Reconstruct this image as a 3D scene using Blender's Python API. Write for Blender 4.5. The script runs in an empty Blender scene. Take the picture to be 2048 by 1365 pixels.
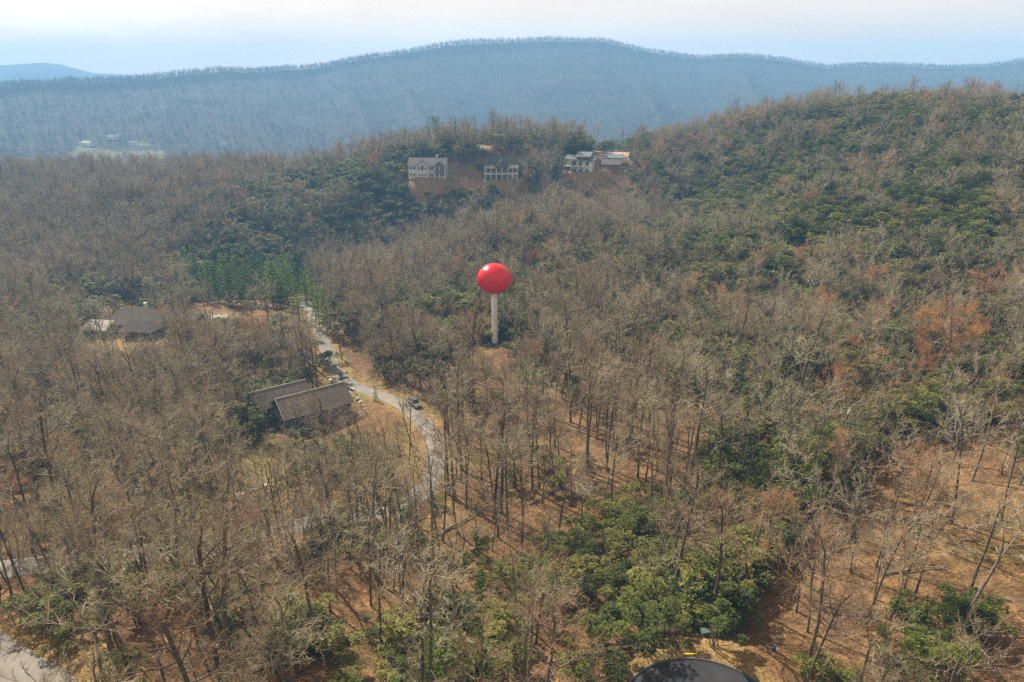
import bpy, math, random
import numpy as np
from mathutils import Vector, Matrix, Quaternion

random.seed(7)
SC = bpy.context.scene
COL = SC.collection
R = math.radians

# ------------------------------------------------------------------ camera, sky, sun, exposure
PITCH = R(21.3)
CAM_Z = 100.0
F = 1365.0 / 2048.0                      # focal length over frame width
cam_d = bpy.data.cameras.new('camera')
cam_d.lens = 24.0; cam_d.sensor_width = 36.0
cam_d.clip_start = 1.0; cam_d.clip_end = 30000.0
cam = bpy.data.objects.new('camera', cam_d); COL.objects.link(cam)
cam.location = (0, 0, CAM_Z); cam.rotation_euler = (R(90) - PITCH, 0, 0)
SC.camera = cam

SUN_AZ, SUN_EL = R(-38), R(38)
world = bpy.data.worlds.new('World'); SC.world = world; world.use_nodes = True
wn, wl = world.node_tree.nodes, world.node_tree.links
bg = wn['Background']
sky = wn.new('ShaderNodeTexSky'); sky.sky_type = 'NISHITA'; sky.sun_disc = False
sky.sun_elevation = SUN_EL; sky.sun_rotation = SUN_AZ
sky.altitude = 900; sky.air_density = 1.0; sky.dust_density = 3.0; sky.ozone_density = 1.0
# a thin veil of high cirrus over the whole sky: grey-white, streaky
tc = wn.new('ShaderNodeTexCoord')
mp = wn.new('ShaderNodeMapping'); mp.inputs['Scale'].default_value = (1.2, 1.2, 7.0)
mp.inputs['Rotation'].default_value = (0, R(4), 0)
nz = wn.new('ShaderNodeTexNoise'); nz.inputs['Scale'].default_value = 2.2; nz.inputs['Detail'].default_value = 7; nz.inputs['Roughness'].default_value = 0.55
nr = wn.new('ShaderNodeMapRange'); nr.inputs['From Min'].default_value = 0.35; nr.inputs['From Max'].default_value = 0.7
nr.inputs['To Min'].default_value = 0.86; nr.inputs['To Max'].default_value = 0.98
bw = wn.new('ShaderNodeRGBToBW')
tint = wn.new('ShaderNodeMix'); tint.data_type = 'RGBA'; tint.blend_type = 'MULTIPLY'; tint.inputs[0].default_value = 1.0
tint.inputs['B'].default_value = (1.70, 1.22, .82, 1)
mx = wn.new('ShaderNodeMix'); mx.data_type = 'RGBA'
wl.new(tc.outputs['Generated'], mp.inputs['Vector']); wl.new(mp.outputs[0], nz.inputs['Vector'])
wl.new(nz.outputs['Fac'], nr.inputs['Value']); wl.new(nr.outputs[0], mx.inputs[0])
wl.new(sky.outputs[0], bw.inputs[0]); pw = wn.new('ShaderNodeMath'); pw.operation = 'POWER'; pw.inputs[1].default_value = 0.10
pm = wn.new('ShaderNodeMath'); pm.operation = 'MULTIPLY'; pm.inputs[1].default_value = 1.72
wl.new(bw.outputs[0], pw.inputs[0]); wl.new(pw.outputs[0], pm.inputs[0]); wl.new(pm.outputs[0], tint.inputs['A'])
wl.new(sky.outputs[0], mx.inputs['A']); wl.new(tint.outputs['Result'], mx.inputs['B'])
wl.new(mx.outputs['Result'], bg.inputs['Color'])
bg.inputs['Strength'].default_value = 0.125

sun_d = bpy.data.lights.new('sun', 'SUN'); sun_d.energy = 5.0; sun_d.angle = R(0.6); sun_d.color = (1.0, 0.90, 0.74)
sun = bpy.data.objects.new('sun', sun_d); COL.objects.link(sun)
sdir = Vector((math.sin(SUN_AZ) * math.cos(SUN_EL), math.cos(SUN_AZ) * math.cos(SUN_EL), math.sin(SUN_EL)))
sun.rotation_euler = sdir.to_track_quat('Z', 'Y').to_euler(); sun.location = (-300, 400, 600)

SC.view_settings.view_transform = 'Standard'; SC.view_settings.look = 'None'
SC.view_settings.exposure = 1.5; SC.view_settings.gamma = 1.0; SC.view_settings.use_curve_mapping = False
SC.render.engine = 'CYCLES'
cy = SC.cycles
cy.max_bounces = 4; cy.diffuse_bounces = 1; cy.glossy_bounces = 2; cy.transmission_bounces = 2; cy.volume_bounces = 1
cy.use_denoising = False; cy.denoiser = 'OPENIMAGEDENOISE'; cy.denoising_input_passes = 'RGB_ALBEDO_NORMAL'
cy.caustics_reflective = False; cy.caustics_refractive = False
cy.use_adaptive_sampling = False; cy.blur_glossy = 0.5; cy.sample_clamp_indirect = 3.0; cy.sample_clamp_direct = 6.0

# ------------------------------------------------------------------ tagging helpers
def tag(o, label=None, cat=None, group=None, kind=None):
    if label: o['label'] = label
    if cat: o['category'] = cat
    if group: o['group'] = group
    if kind: o['kind'] = kind
    return o
def link(name, me, mats=(), parent=None):
    o = bpy.data.objects.new(name, me); COL.objects.link(o)
    if me is not None:
        for m in mats:
            if len(me.materials) < len(mats): me.materials.append(m)
    if parent is not None: o.parent = parent
    return o
def empty(name, loc, rz=0.0):
    o = bpy.data.objects.new(name, None); COL.objects.link(o)
    o.location = loc; o.rotation_euler = (0, 0, rz); o.empty_display_size = 0.5
    return o

# ------------------------------------------------------------------ numeric helpers
_rs = np.random.RandomState(3)
_LAT = _rs.rand(128, 128)
def vnoise(x, y):
    x = np.asarray(x, float); y = np.asarray(y, float)
    xi = np.floor(x).astype(int); yi = np.floor(y).astype(int)
    fx = x - xi; fy = y - yi
    fx = fx * fx * fx * (fx * (fx * 6 - 15) + 10); fy = fy * fy * fy * (fy * (fy * 6 - 15) + 10)
    g = lambda a, b: _LAT[a % 128, b % 128]
    return ((g(xi, yi) * (1 - fx) + g(xi + 1, yi) * fx) * (1 - fy) + (g(xi, yi + 1) * (1 - fx) + g(xi + 1, yi + 1) * fx) * fy) * 2 - 1
def fbm(x, y, o=4):
    s = 0; a = 1.0
    for i in range(o):
        s = s + a * vnoise(np.asarray(x) * 2 ** i + 17.3 * i, np.asarray(y) * 2 ** i + 5.1 * i); a *= 0.5
    return s
def sstep(a, b, x):
    t = np.clip((np.asarray(x, float) - a) / (b - a), 0, 1); return t * t * (3 - 2 * t)

CP, SP = math.cos(PITCH), math.sin(PITCH)
def ray(px, py):                          # photograph pixel -> direction in the place
    u = (px - 1024) / 1365.0; v = (py - 682.5) / 1365.0
    d = np.array([u, CP - v * SP, -SP - v * CP]); return d / np.linalg.norm(d)
def project(x, y, z):
    x = np.asarray(x, float); y = np.asarray(y, float); z = np.asarray(z, float) - CAM_Z
    dep = y * CP - z * SP; up = y * SP + z * CP
    dep = np.where(dep < 0.1, 0.1, dep)
    return 1024 + 1365 * x / dep, 682.5 - 1365 * up / dep, dep

# ------------------------------------------------------------------ terrain heights
_c = [(0,1365,88),(1024,1365,80),(2048,1365,88),(0,1130,118),(430,1085,115),(1024,1000,122),(2048,1000,118),(1500,1000,118),
(850,830,165),(620,860,172),(0,900,172),(1300,800,152),(1700,800,148),(2048,800,150),(990,690,196),(650,690,222),(260,670,270),(0,680,285),(625,630,262),
(500,600,310),(1400,600,215),(1700,600,200),(2048,600,200),(1400,475,290),(1700,400,275),(2048,350,310),(1900,252,400),(2048,262,420),(1600,256,430),
(1400,310,420),(1190,335,400),(1000,345,395),(860,345,400),(700,350,430),(500,341,500),(300,352,560),(0,350,650),
(1000,478,305),(1000,590,250),(1200,478,300),(745,585,275),(870,535,290),(655,632,262),(500,480,380),(300,480,400),(0,480,450),(200,560,340),(0,580,350)]
_P = np.array([ray(a, b) * d for a, b, d in _c])
for k in (20, 21, 22, 23, 24, 25): _P[k, 2] -= 4.0
for k in (33, 34, 35, 36, 40, 41, 43, 44, 45, 46, 47): _P[k, 2] -= 6.0
_A = np.array([(0,-120,-55),(-200,-60,-70),(200,-60,-45),(320,60,-38),(420,250,-30),(330,380,-22),(-330,80,-85),(-480,260,-95),
(-95,338,-97),(-70,352,-95),(-35,358,-88),(15,362,-76),(60,366,-66),(-125,300,-98),(0,470,-52),(60,480,-49),(-97,500,-60),(120,480,-44),(220,470,-28),(330,520,-45),(0,640,-95),(200,640,-70),(-200,650,-105),(-420,720,-112),(-650,500,-100),(500,500,-60)], float)
_P = np.vstack([_P, _A]); _X = _P[:, :2] / 100.0
def _U(r2): return np.where(r2 > 1e-12, 0.5 * r2 * np.log(np.maximum(r2, 1e-12)), 0)
_n = len(_X); _K = _U(((_X[:, None] - _X[None]) ** 2).sum(2)) + np.eye(_n) * 0.02
_M = np.zeros((_n + 3, _n + 3)); _M[:_n, :_n] = _K; _M[:_n, _n] = 1; _M[:_n, _n + 1:] = _X; _M[_n:, :_n] = _M[:_n, _n:].T
_W = np.linalg.solve(_M, np.concatenate([_P[:, 2], np.zeros(3)]))
def tps(x, y):
    q = np.stack([np.ravel(x), np.ravel(y)], 1) / 100.0
    out = np.empty(len(q))
    for i in range(0, len(q), 20000):
        b = q[i:i + 20000]
        out[i:i + 20000] = _U(((b[:, None] - _X[None]) ** 2).sum(2)) @ _W[:_n] + _W[_n] + b @ _W[_n + 1:]
    return out.reshape(np.shape(x))
# crest of the blue mountain: photo pixel of its bare ground, and distance
_crest = np.array([(-900,230,1800),(-300,215,1850),(0,178,1900),(120,168,1920),(250,164,1950),(430,146,2050),(600,140,2150),(700,124,2200),(800,108,2250),(900,90,2300),
(1000,84,2350),(1100,83,2400),(1200,84,2450),(1300,106,2500),(1400,118,2550),(1500,115,2600),(1570,124,2650),(1650,137,2700),(1720,132,2750),(1800,134,2800),(1900,137,2850),
(1960,136,2850),(2048,125,2900),(2300,110,2950),(3000,160,2900)], float)
_ca = []; _ch = []; _cd = []
for a, b, d in _crest:
    v = ray(a, b); _ca.append(math.atan2(v[0], v[1])); _cd.append(d); _ch.append(v[2] / math.hypot(v[0], v[1]) * d)
_ca, _cd, _ch = map(np.array, (_ca, _cd, _ch))
VALLEY = -122.0
def far_h(x, y):
    az = np.arctan2(x, y); r = np.hypot(x, y)
    D = np.interp(az, _ca, _cd); H = np.interp(az, _ca, _ch)
    back = sstep(R(60), R(90), np.abs(az)); H = H * (1 - back) - 60 * back
    R0 = 1230 + 120 * vnoise(az * 4 + 3, az * 0 + 1.5)
    t = np.clip((r - R0) / (D - R0), 0, 1)
    prof = 0.42 * t ** 1.25 + 0.58 * t ** 2.4
    z = VALLEY + (H - VALLEY) * prof
    env = np.sin(np.pi * np.clip(t, 0, 1)) ** 1.0
    spur = 1 - np.abs(vnoise(az * 15 + 1.2 * t, t * 0.8 + 4.0)) * 2
    z = z + env * (26 * spur + 10 * fbm(x / 160.0, y / 160.0, 3)) * (H - VALLEY) / 260.0
    z = np.where(r > D, H - 0.30 * (r - D), z)
    return z + 2.0 * fbm(x / 90.0, y / 90.0, 3)
def ground0(x, y):
    x = np.asarray(x, float); y = np.asarray(y, float)
    r = np.hypot(x, y)
    zn = tps(x, y) + (0.8 * fbm(x / 28.0, y / 28.0, 3) + 2.6 * fbm(x / 75.0 + 3, y / 75.0, 2) * sstep(130, 230, r)) * sstep(40, 120, r)
    zn = np.clip(zn, -135, 30)
    w = sstep(560, 1080, np.hypot(x, np.maximum(y, 0) + np.minimum(y, 0)))
    return CAM_Z + zn * (1 - w) + far_h(x, y) * w

def hit(px, py, f=None, dmax=3500.0):     # where the sight line through a photo pixel meets the ground
    f = f or ground0; v = ray(px, py)
    ts = np.concatenate([np.arange(30, 900, 3.0), np.arange(900, dmax, 10.0)])
    z = CAM_Z + v[2] * ts - f(v[0] * ts, v[1] * ts)
    k = np.nonzero(z < 0)[0]
    if not len(k): return None
    i = max(k[0], 1); a, b = ts[i - 1], ts[i]
    t = a + (b - a) * z[i - 1] / (z[i - 1] - z[i])
    return np.array([v[0] * t, v[1] * t])

# ------------------------------------------------------------------ roads (laid through points of the place)
def smooth_line(pts, step=1.5):
    pts = [np.array(p, float) for p in pts]
    P = [2 * pts[0] - pts[1]] + pts + [2 * pts[-1] - pts[-2]]
    out = []
    for i in range(1, len(P) - 2):
        n = max(2, int(np.linalg.norm(P[i + 1] - P[i]) / step))
        for k in range(n):
            t = k / n
            out.append(0.5 * ((2 * P[i]) + (-P[i - 1] + P[i + 1]) * t + (2 * P[i - 1] - 5 * P[i] + 4 * P[i + 1] - P[i + 2]) * t * t + (-P[i - 1] + 3 * P[i] - 3 * P[i + 1] + P[i + 2]) * t ** 3))
    out.append(P[-2]); return np.array(out)
def sm(a, n):
    k = np.ones(n) / n; p = np.pad(a, (n // 2, n - 1 - n // 2), 'edge'); return np.convolve(p, k, 'valid')
ROADS = {}
def add_road(name, px, width, world=None):
    pts = [hit(a, b) for a, b in px] if world is None else world
    pts = [p for p in pts if p is not None]
    L = smooth_line(pts); z = sm(ground0(L[:, 0], L[:, 1]), 21)
    ROADS[name] = (L, z, width)
add_road('road', [(604,598),(618,618),(632,648),(650,690),(668,735),(692,764),(735,781),(790,802),(832,830),(862,872),(872,925),(845,980),(770,1022),(650,1045),(540,1064),(430,1085),(250,1108),(0,1135),(-200,1150)], 4.0)
add_road('lane', [(-260,1240),(-90,1290),(-15,1335),(60,1385),(120,1450)], 6.4)
add_road('ridge_road', None, 4.6, [np.array(p, float) for p in ((-170,488),(-105,456),(-65,446),(-20,444),(20,443),(55,442),(95,440),(118,437))])
add_road('house_driveway', [(700,770),(690,782),(682,790)], 4.5)
add_road('left_driveway', [(460,632),(400,634),(350,637),(328,650),(304,664)], 4.2)
add_road('ridge_driveway', None, 5.0, [np.array(p, float) for p in ((-24,442),(-20,428),(-17,414))])
add_road('hill_track', [(150,373),(190,371),(250,368),(310,363),(370,357)], 3.5)
CUL_R = 8.4; CUL_T = hit(1432, 1350); CUL_C = CUL_T * (1 - CUL_R / np.hypot(*CUL_T))
CUL_Z = float(ground0(CUL_C[0], CUL_C[1])) + 0.2
add_road('cul_road', None, 6.4, [CUL_C, CUL_C + np.array([6, -14]), CUL_C + np.array([20, -34])])
def road_dist(x, y, only=None):
    x = np.asarray(x, float); y = np.asarray(y, float); sh = x.shape; xr, yr = x.ravel(), y.ravel()
    D = np.full(len(xr), 1e9); Z = np.zeros(len(xr))
    for nm, (L, z, w) in ROADS.items():
        lo, hi = L.min(0) - 16, L.max(0) + 16
        m = np.nonzero((xr > lo[0]) & (xr < hi[0]) & (yr > lo[1]) & (yr < hi[1]))[0]
        for i in range(0, len(m), 8000):
            mm = m[i:i + 8000]
            d2 = (xr[mm, None] - L[None, :, 0]) ** 2 + (yr[mm, None] - L[None, :, 1]) ** 2
            k = d2.argmin(1); d = np.sqrt(d2[np.arange(len(mm)), k]) - w / 2
            b = d < D[mm]; D[mm] = np.where(b, d, D[mm]); Z[mm] = np.where(b, z[k], Z[mm])
    d = np.hypot(xr - CUL_C[0], yr - CUL_C[1]) - CUL_R
    b = d < D; D = np.where(b, d, D); Z = np.where(b, CUL_Z, Z)
    return D.reshape(sh), Z.reshape(sh)
PADS = []                                 # levelled ground under the houses: x, y, radius, height
def ground(x, y):
    z = ground0(x, y); d, rz = road_dist(x, y)
    w = 1 - sstep(1.0, 9.0, d)
    z = z * (1 - w) + (rz - 0.22 * (1 - sstep(-0.6, 0.8, d))) * w
    for (a, b, rad, h) in PADS:
        w = 1 - sstep(rad * 0.75, rad * 1.5, np.hypot(np.asarray(x) - a, np.asarray(y) - b)); z = z * (1 - w) + h * w
    return z
def gz(x, y): return float(ground(np.array([x]), np.array([y]))[0])

H_RIDGE = [hit(858, 352), hit(1004, 356), hit(1166, 342)]
for p, r_ in zip(H_RIDGE, (12, 12, 12)): PADS.append((p[0], p[1], r_, float(ground0(*p))))
H_NEAR = hit(628, 838); PADS.append((H_NEAR[0], H_NEAR[1], 9, float(ground0(*H_NEAR)) - 0.5))
H_LEFT = hit(276, 657); PADS.append((H_LEFT[0], H_LEFT[1], 14, float(ground0(*H_LEFT))))
PIN = hit(990, 688)

# ------------------------------------------------------------------ regions of the hillside, by their outline in the photograph carried onto the ground
def inpoly(x, y, poly):
    x = np.asarray(x, float); y = np.asarray(y, float); c = np.zeros(x.shape, bool); n = len(poly)
    for i in range(n):
        x1, y1 = poly[i]; x2, y2 = poly[(i + 1) % n]
        if y1 == y2: continue
        c ^= ((y1 > y) != (y2 > y)) & (x < (x2 - x1) * (y - y1) / (y2 - y1) + x1)
    return c
GREEN = [  # polygon, share of evergreen cover
 ([(620,335),(800,350),(840,380),(960,395),(1000,420),(900,450),(860,490),(780,500),(620,540),(560,575),(420,610),(330,590),(330,560),(430,500),(480,400),(560,350)], .80),
 ([(1420,380),(1550,270),(1700,225),(2048,205),(2048,480),(1950,600),(1700,600),(1450,560),(1330,480)], .78),
 ([(780,720),(850,610),(980,560),(1120,590),(1200,500),(1340,480),(1400,540),(1150,650),(1000,680),(850,730)], .55),
 ([(690,1400),(850,1215),(960,1190),(1150,1060),(1290,1010),(1440,900),(1600,980),(1590,1090),(1440,1240),(1390,1285),(1290,1310),(1240,1400)], .78),
 ([(1660,1400),(1760,1290),(1850,1245),(2100,1235),(2100,1400)], .8),
 ([(470,1400),(560,1260),(720,1280),(740,1400)], .6),
 ([(-40,1260),(60,1150),(260,1090),(480,1120),(460,1240),(300,1260),(120,1265)], .45),
 ([(1480,920),(1560,740),(1720,690),(1900,650),(2048,640),(2048,760),(1800,860),(1660,960),(1580,1000)], .6),
 ([(-20,1000),(-20,900),(160,860),(220,960)], .55), ([(-20,830),(-20,730),(110,720),(140,800)], .5),
 ([(130,640),(180,590),(330,590),(300,620)], .4), ([(490,800),(540,760),(560,850),(500,900)], .5),
 ([(560,930),(640,880),(720,860),(740,980),(620,990)], .4),
 ([(1120,340),(1300,290),(1300,270),(1130,300)], .6), ([(640,300),(800,300),(960,305),(960,318),(640,322)], .5),
 ([(1060,380),(1200,360),(1210,420),(1080,420)], .35),
 ([(1250,560),(1500,560),(2100,600),(2100,900),(1700,800),(1450,900),(1250,760)], .34),
]
OPEN = [   # polygon, tree share kept
 ([(800,800),(900,760),(1100,800),(1320,800),(1420,900),(1250,1000),(1080,1060),(880,1090),(780,980)], .48),
 ([(1480,1250),(1620,1000),(1760,880),(2048,800),(2048,1230),(1800,1240),(1660,1330),(1500,1330)], .55),
 ([(1380,1285),(1480,1240),(1560,1365),(1300,1400),(1230,1365)], .06),
 ([(480,900),(560,860),(570,960),(490,1010)], .25),
 ([(380,560),(620,560),(640,615),(390,620)], .1), ([(630,640),(660,640),(760,760),(880,810),(900,880),(820,850),(740,815),(640,790)], .15),
 ([(800,345),(830,335),(900,350),(930,375),(860,380)], .1), ([(910,360),(960,345),(1050,352),(1060,385),(920,385)], .12),
 ([(1120,330),(1150,320),(1200,340),(1180,370)], .15), ([(1180,301),(1262,298),(1255,325),(1180,322)], .3),
 ([(0,1290),(120,1360),(250,1365),(220,1310),(60,1270)], .25),
 ([(190,600),(350,605),(345,670),(160,700)], .25),
]
CLEAR = [  # (polygon the sight line must stay mostly open through, chance that a tree in front is left standing)
 ([(800,345),(830,335),(890,352),(905,392),(840,392)], .2), ([(920,358),(1062,356),(1062,382),(930,384)], .25),
 ([(372,545),(500,535),(625,528),(645,600),(610,622),(400,622)], .10),
 ([(822,312),(898,312),(898,350),(822,352)], .05), ([(966,312),(1046,312),(1046,356),(966,358)], .05), ([(1138,300),(1246,300),(1246,345),(1138,345)], .06),
 ([(628,640),(662,660),(730,765),(870,815),(890,870),(850,870),(720,800),(650,770)], .12),
 ([(540,775),(690,770),(730,830),(690,860),(560,890),(540,850)], .42),
 ([(200,610),(340,615),(340,670),(170,690)], .28),
 ([(480,900),(560,870),(560,990),(490,1000)], .4),
 ([(1300,1310),(1530,1310),(1560,1365),(1280,1365)], .0), ([(0,1295),(130,1365),(0,1365)], .1),
 ([(690,316),(830,312),(830,326),(690,328)], .4), ([(1180,288),(1262,286),(1262,322),(1180,324)], .2),
]
PATCH = {  # true colour of open ground: outlines in the photograph
 'straw': [[(640,640),(660,650),(700,730),(770,770),(860,800),(850,815),(720,770),(650,700)], [(625,690),(650,690),(662,740),(645,760)], [(0,1290),(60,1265),(260,1320),(330,1400),(120,1400)],
           [(800,345),(830,335),(880,352),(940,380),(860,395),(815,370)], [(1120,345),(1190,345),(1180,375),(1130,370)], [(235,615),(262,612),(300,630),(290,640)], [(820,850),(850,845),(850,960),(800,940)],
           [(930,362),(1060,356),(1060,380),(960,385)], [(170,690),(250,660),(320,660),(320,690),(190,710)], [(1470,1280),(1560,1400),(1300,1400),(1240,1365),(1300,1310)]],
 'lawn': [[(640,760),(700,772),(690,790),(640,785)], [(690,785),(740,790),(730,815),(700,810)], [(480,890),(560,860),(580,960),(480,1010)], [(940,330),(960,345),(945,352),(925,345)], [(510,830),(560,830),(560,880),(520,890)]],
 'clay': [[(1180,302),(1262,298),(1262,322),(1230,330),(1180,318)], [(1750,190),(1840,190),(1840,215),(1750,215)]],
 'field': [[(120,312),(160,296),(215,300),(250,306),(330,302),(335,318),(240,330),(150,322)], [(160,296),(165,284),(185,282),(192,298)], [(265,290),(285,283),(300,288),(290,294)]],
}
def to_ground(poly): return [tuple(h) for h in (hit(a, b) for a, b in poly) if h is not None]
PATCH_W = {k: [to_ground(p) for p in v] for k, v in PATCH.items()}

# ------------------------------------------------------------------ materials
def mat(name, rough=0.9, spec=0.2):
    m = bpy.data.materials.new(name); m.use_nodes = True
    b = m.node_tree.nodes['Principled BSDF']; b.inputs['Roughness'].default_value = rough
    b.inputs['Specular IOR Level'].default_value = spec
    return m, m.node_tree.nodes, m.node_tree.links, b
KA = 0.58
def ramp(N, stops, k=1.0):
    r = N.new('ShaderNodeValToRGB'); e = r.color_ramp.elements
    while len(e) < len(stops): e.new(0.5)
    for el, (p, c) in zip(e, stops): el.position = p; el.color = (*[v * k for v in c], 1)
    return r
def noise(N, L, scale, detail=4, vec=None, rough=0.55):
    n = N.new('ShaderNodeTexNoise'); n.inputs['Scale'].default_value = scale; n.inputs['Detail'].default_value = detail; n.inputs['Roughness'].default_value = rough
    if vec is not None: L.new(vec, n.inputs['Vector'])
    return n
def mixc(N, L, f, a, b, mode='MIX'):
    m = N.new('ShaderNodeMix'); m.data_type = 'RGBA'; m.blend_type = mode
    for s, v in ((m.inputs[0], f), (m.inputs['A'], a), (m.inputs['B'], b)):
        if hasattr(v, 'is_linked'): L.new(v, s)
        elif isinstance(v, tuple): s.default_value = (*v, 1)
        else: s.default_value = v
    return m.outputs['Result']
def bump(N, L, b, h, strength=0.5, dist=0.1):
    n = N.new('ShaderNodeBump'); n.inputs['Strength'].default_value = strength; n.inputs['Distance'].default_value = dist
    L.new(h, n.inputs['Height']); L.new(n.outputs[0], b.inputs['Normal'])
def simple(name, col, rough=0.8, spec=0.3, var=0.25, scale=1.5, metal=0.0):
    m, N, L, b = mat(name, rough, spec)
    t = N.new('ShaderNodeTexCoord'); n = noise(N, L, scale, 5, t.outputs['Object'])
    r = ramp(N, [(0.3, tuple(c * (1 - var) for c in col)), (0.7, tuple(min(1, c * (1 + var)) for c in col))], KA if max(col) < .6 else .78)
    L.new(n.outputs[0], r.inputs[0]); L.new(r.outputs[0], b.inputs['Base Color']); b.inputs['Metallic'].default_value = metal
    return m
def per_plant(name, stops, rough=0.85, spec=0.15, nscale=0.6, namp=0.35, trans=0.0):
    """one hue per plant (its own random number), with finer mottling over it"""
    m, N, L, b = mat(name, rough, spec)
    oi = N.new('ShaderNodeObjectInfo'); t = N.new('ShaderNodeTexCoord')
    r = ramp(N, stops, KA); L.new(oi.outputs['Random'], r.inputs[0])
    n = noise(N, L, nscale, 3, t.outputs['Object'])
    mr = N.new('ShaderNodeMapRange'); mr.inputs['From Min'].default_value = .3; mr.inputs['From Max'].default_value = .7
    mr.inputs['To Min'].default_value = 1 - namp; mr.inputs['To Max'].default_value = 1 + namp; L.new(n.outputs[0], mr.inputs[0])
    L.new(mixc(N, L, 1.0, r.outputs[0], mr.outputs[0], 'MULTIPLY'), b.inputs['Base Color'])
    if trans:
        tr = N.new('ShaderNodeBsdfTranslucent'); ms = N.new('ShaderNodeMixShader'); ms.inputs[0].default_value = trans
        L.new(b.inputs['Base Color'].links[0].from_socket, tr.inputs['Color'])
        L.new(b.outputs[0], ms.inputs[1]); L.new(tr.outputs[0], ms.inputs[2]); L.new(ms.outputs[0], N['Material Output'].inputs['Surface'])
    return m

M_BARK = per_plant('bark', [(0, (.11, .09, .07)), (.5, (.17, .14, .11)), (1, (.24, .21, .17))], nscale=2.5, namp=.45)
M_TWIG = per_plant('twigs', [(0, (.42, .265, .165)), (.15, (.38, .295, .195)), (.45, (.47, .395, .265)), (.7, (.57, .495, .345)), (.87, (.48, .45, .27)), (1, (.60, .55, .41))], nscale=.35, namp=.25)
M_BUD = per_plant('red_buds', [(0, (.62, .24, .13)), (.4, (.62, .30, .15)), (.7, (.66, .37, .18)), (1, (.56, .31, .22))], nscale=.5, namp=.3, trans=.3)
M_BUD_OR = per_plant('orange_leaves', [(0, (.62, .30, .09)), (1, (.56, .26, .09))], nscale=.5, namp=.3, trans=.3)
M_RHODO = per_plant('evergreen_leaves', [(0, (.060, .095, .016)), (.3, (.125, .170, .022)), (.65, (.22, .26, .036)), (1, (.34, .33, .07))], rough=.6, spec=.2, nscale=.9, namp=.4, trans=.3)
M_CONIFER = per_plant('needles', [(0, (.11, .20, .04)), (.5, (.20, .32, .05)), (1, (.33, .44, .08))], rough=.8, spec=.05, nscale=.5, namp=.35, trans=.55)
M_BRUSH = per_plant('brush_stems', [(0, (.27, .19, .115)), (.5, (.32, .26, .16)), (1, (.25, .25, .10))], nscale=.5, namp=.3)
M_FAR = per_plant('far_twigs', [(0, (.08, .068, .06)), (.7, (.11, .092, .082)), (.85, (.06, .08, .05)), (1, (.10, .09, .08))], namp=.2)
M_DEAD = simple('dead_wood', (.36, .28, .20), .9, .1, .35, 1.2)

# ------------------------------------------------------------------ the ground: one sheet out to the far side of the mountain
def add_attr(me, name, arr):
    a = me.attributes.new(name, 'FLOAT', 'POINT'); a.data.foreach_set('value', np.asarray(arr, np.float32))
def grid_mesh(name, X, Y, Z, closed=False):
    n, m = X.shape
    v = np.stack([X.ravel(), Y.ravel(), Z.ravel()], 1)
    i = np.arange(n - 1)[:, None] * m + np.arange(m - 1)[None]
    f = np.stack([i, i + 1, i + m + 1, i + m], 2).reshape(-1, 4)
    me = bpy.data.meshes.new(name); me.vertices.add(len(v)); me.vertices.foreach_set('co', v.ravel())
    me.loops.add(f.size); me.loops.foreach_set('vertex_index', f.ravel().astype(np.int32))
    me.polygons.add(len(f)); me.polygons.foreach_set('loop_start', np.arange(0, f.size, 4, dtype=np.int32))
    me.polygons.foreach_set('use_smooth', np.ones(len(f), bool)); me.update(); me.validate()
    return me
AZ = np.unique(np.concatenate([np.linspace(-180, -62, 50), np.linspace(-62, -42, 40), np.linspace(-42, 42, 420), np.linspace(42, 62, 40), np.linspace(62, 180, 50)]))
RR = np.concatenate([[1, 15], np.geomspace(30, 420, 190), np.geomspace(424, 3900, 240)])
AG, RG = np.meshgrid(np.radians(AZ), RR)
GX, GY = RG * np.sin(AG), RG * np.cos(AG)
GZ = ground(GX, GY)
def patch_masks(X, Y):
    out = {}
    jx = X + 1.3 * vnoise(X / 4.0, Y / 4.0) * np.clip(np.hypot(X, Y) / 150, .5, 6); jy = Y + 1.3 * vnoise(X / 4.0 + 9, Y / 4.0) * np.clip(np.hypot(X, Y) / 150, .5, 6)
    for k, polys in PATCH_W.items():
        m = np.zeros(X.shape)
        for p in polys: m = np.maximum(m, inpoly(jx, jy, p).astype(float))
        out[k] = m
    return out
MK = patch_masks(GX, GY)
RD, _ = road_dist(GX, GY)
_px, _py, _ = project(GX, GY, GZ)
MK['straw'] = np.maximum(MK['straw'], (1 - sstep(1.0, 2.6, RD)) * ((_py < 960) | (_py > 1240)))
for _p in H_RIDGE: MK['straw'] = np.maximum(MK['straw'], 1 - sstep(13, 21, np.hypot(GX - _p[0], GY - _p[1]) + 3 * vnoise(GX / 6.0, GY / 6.0)))
J = int(np.searchsorted(RR, 1120))
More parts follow.
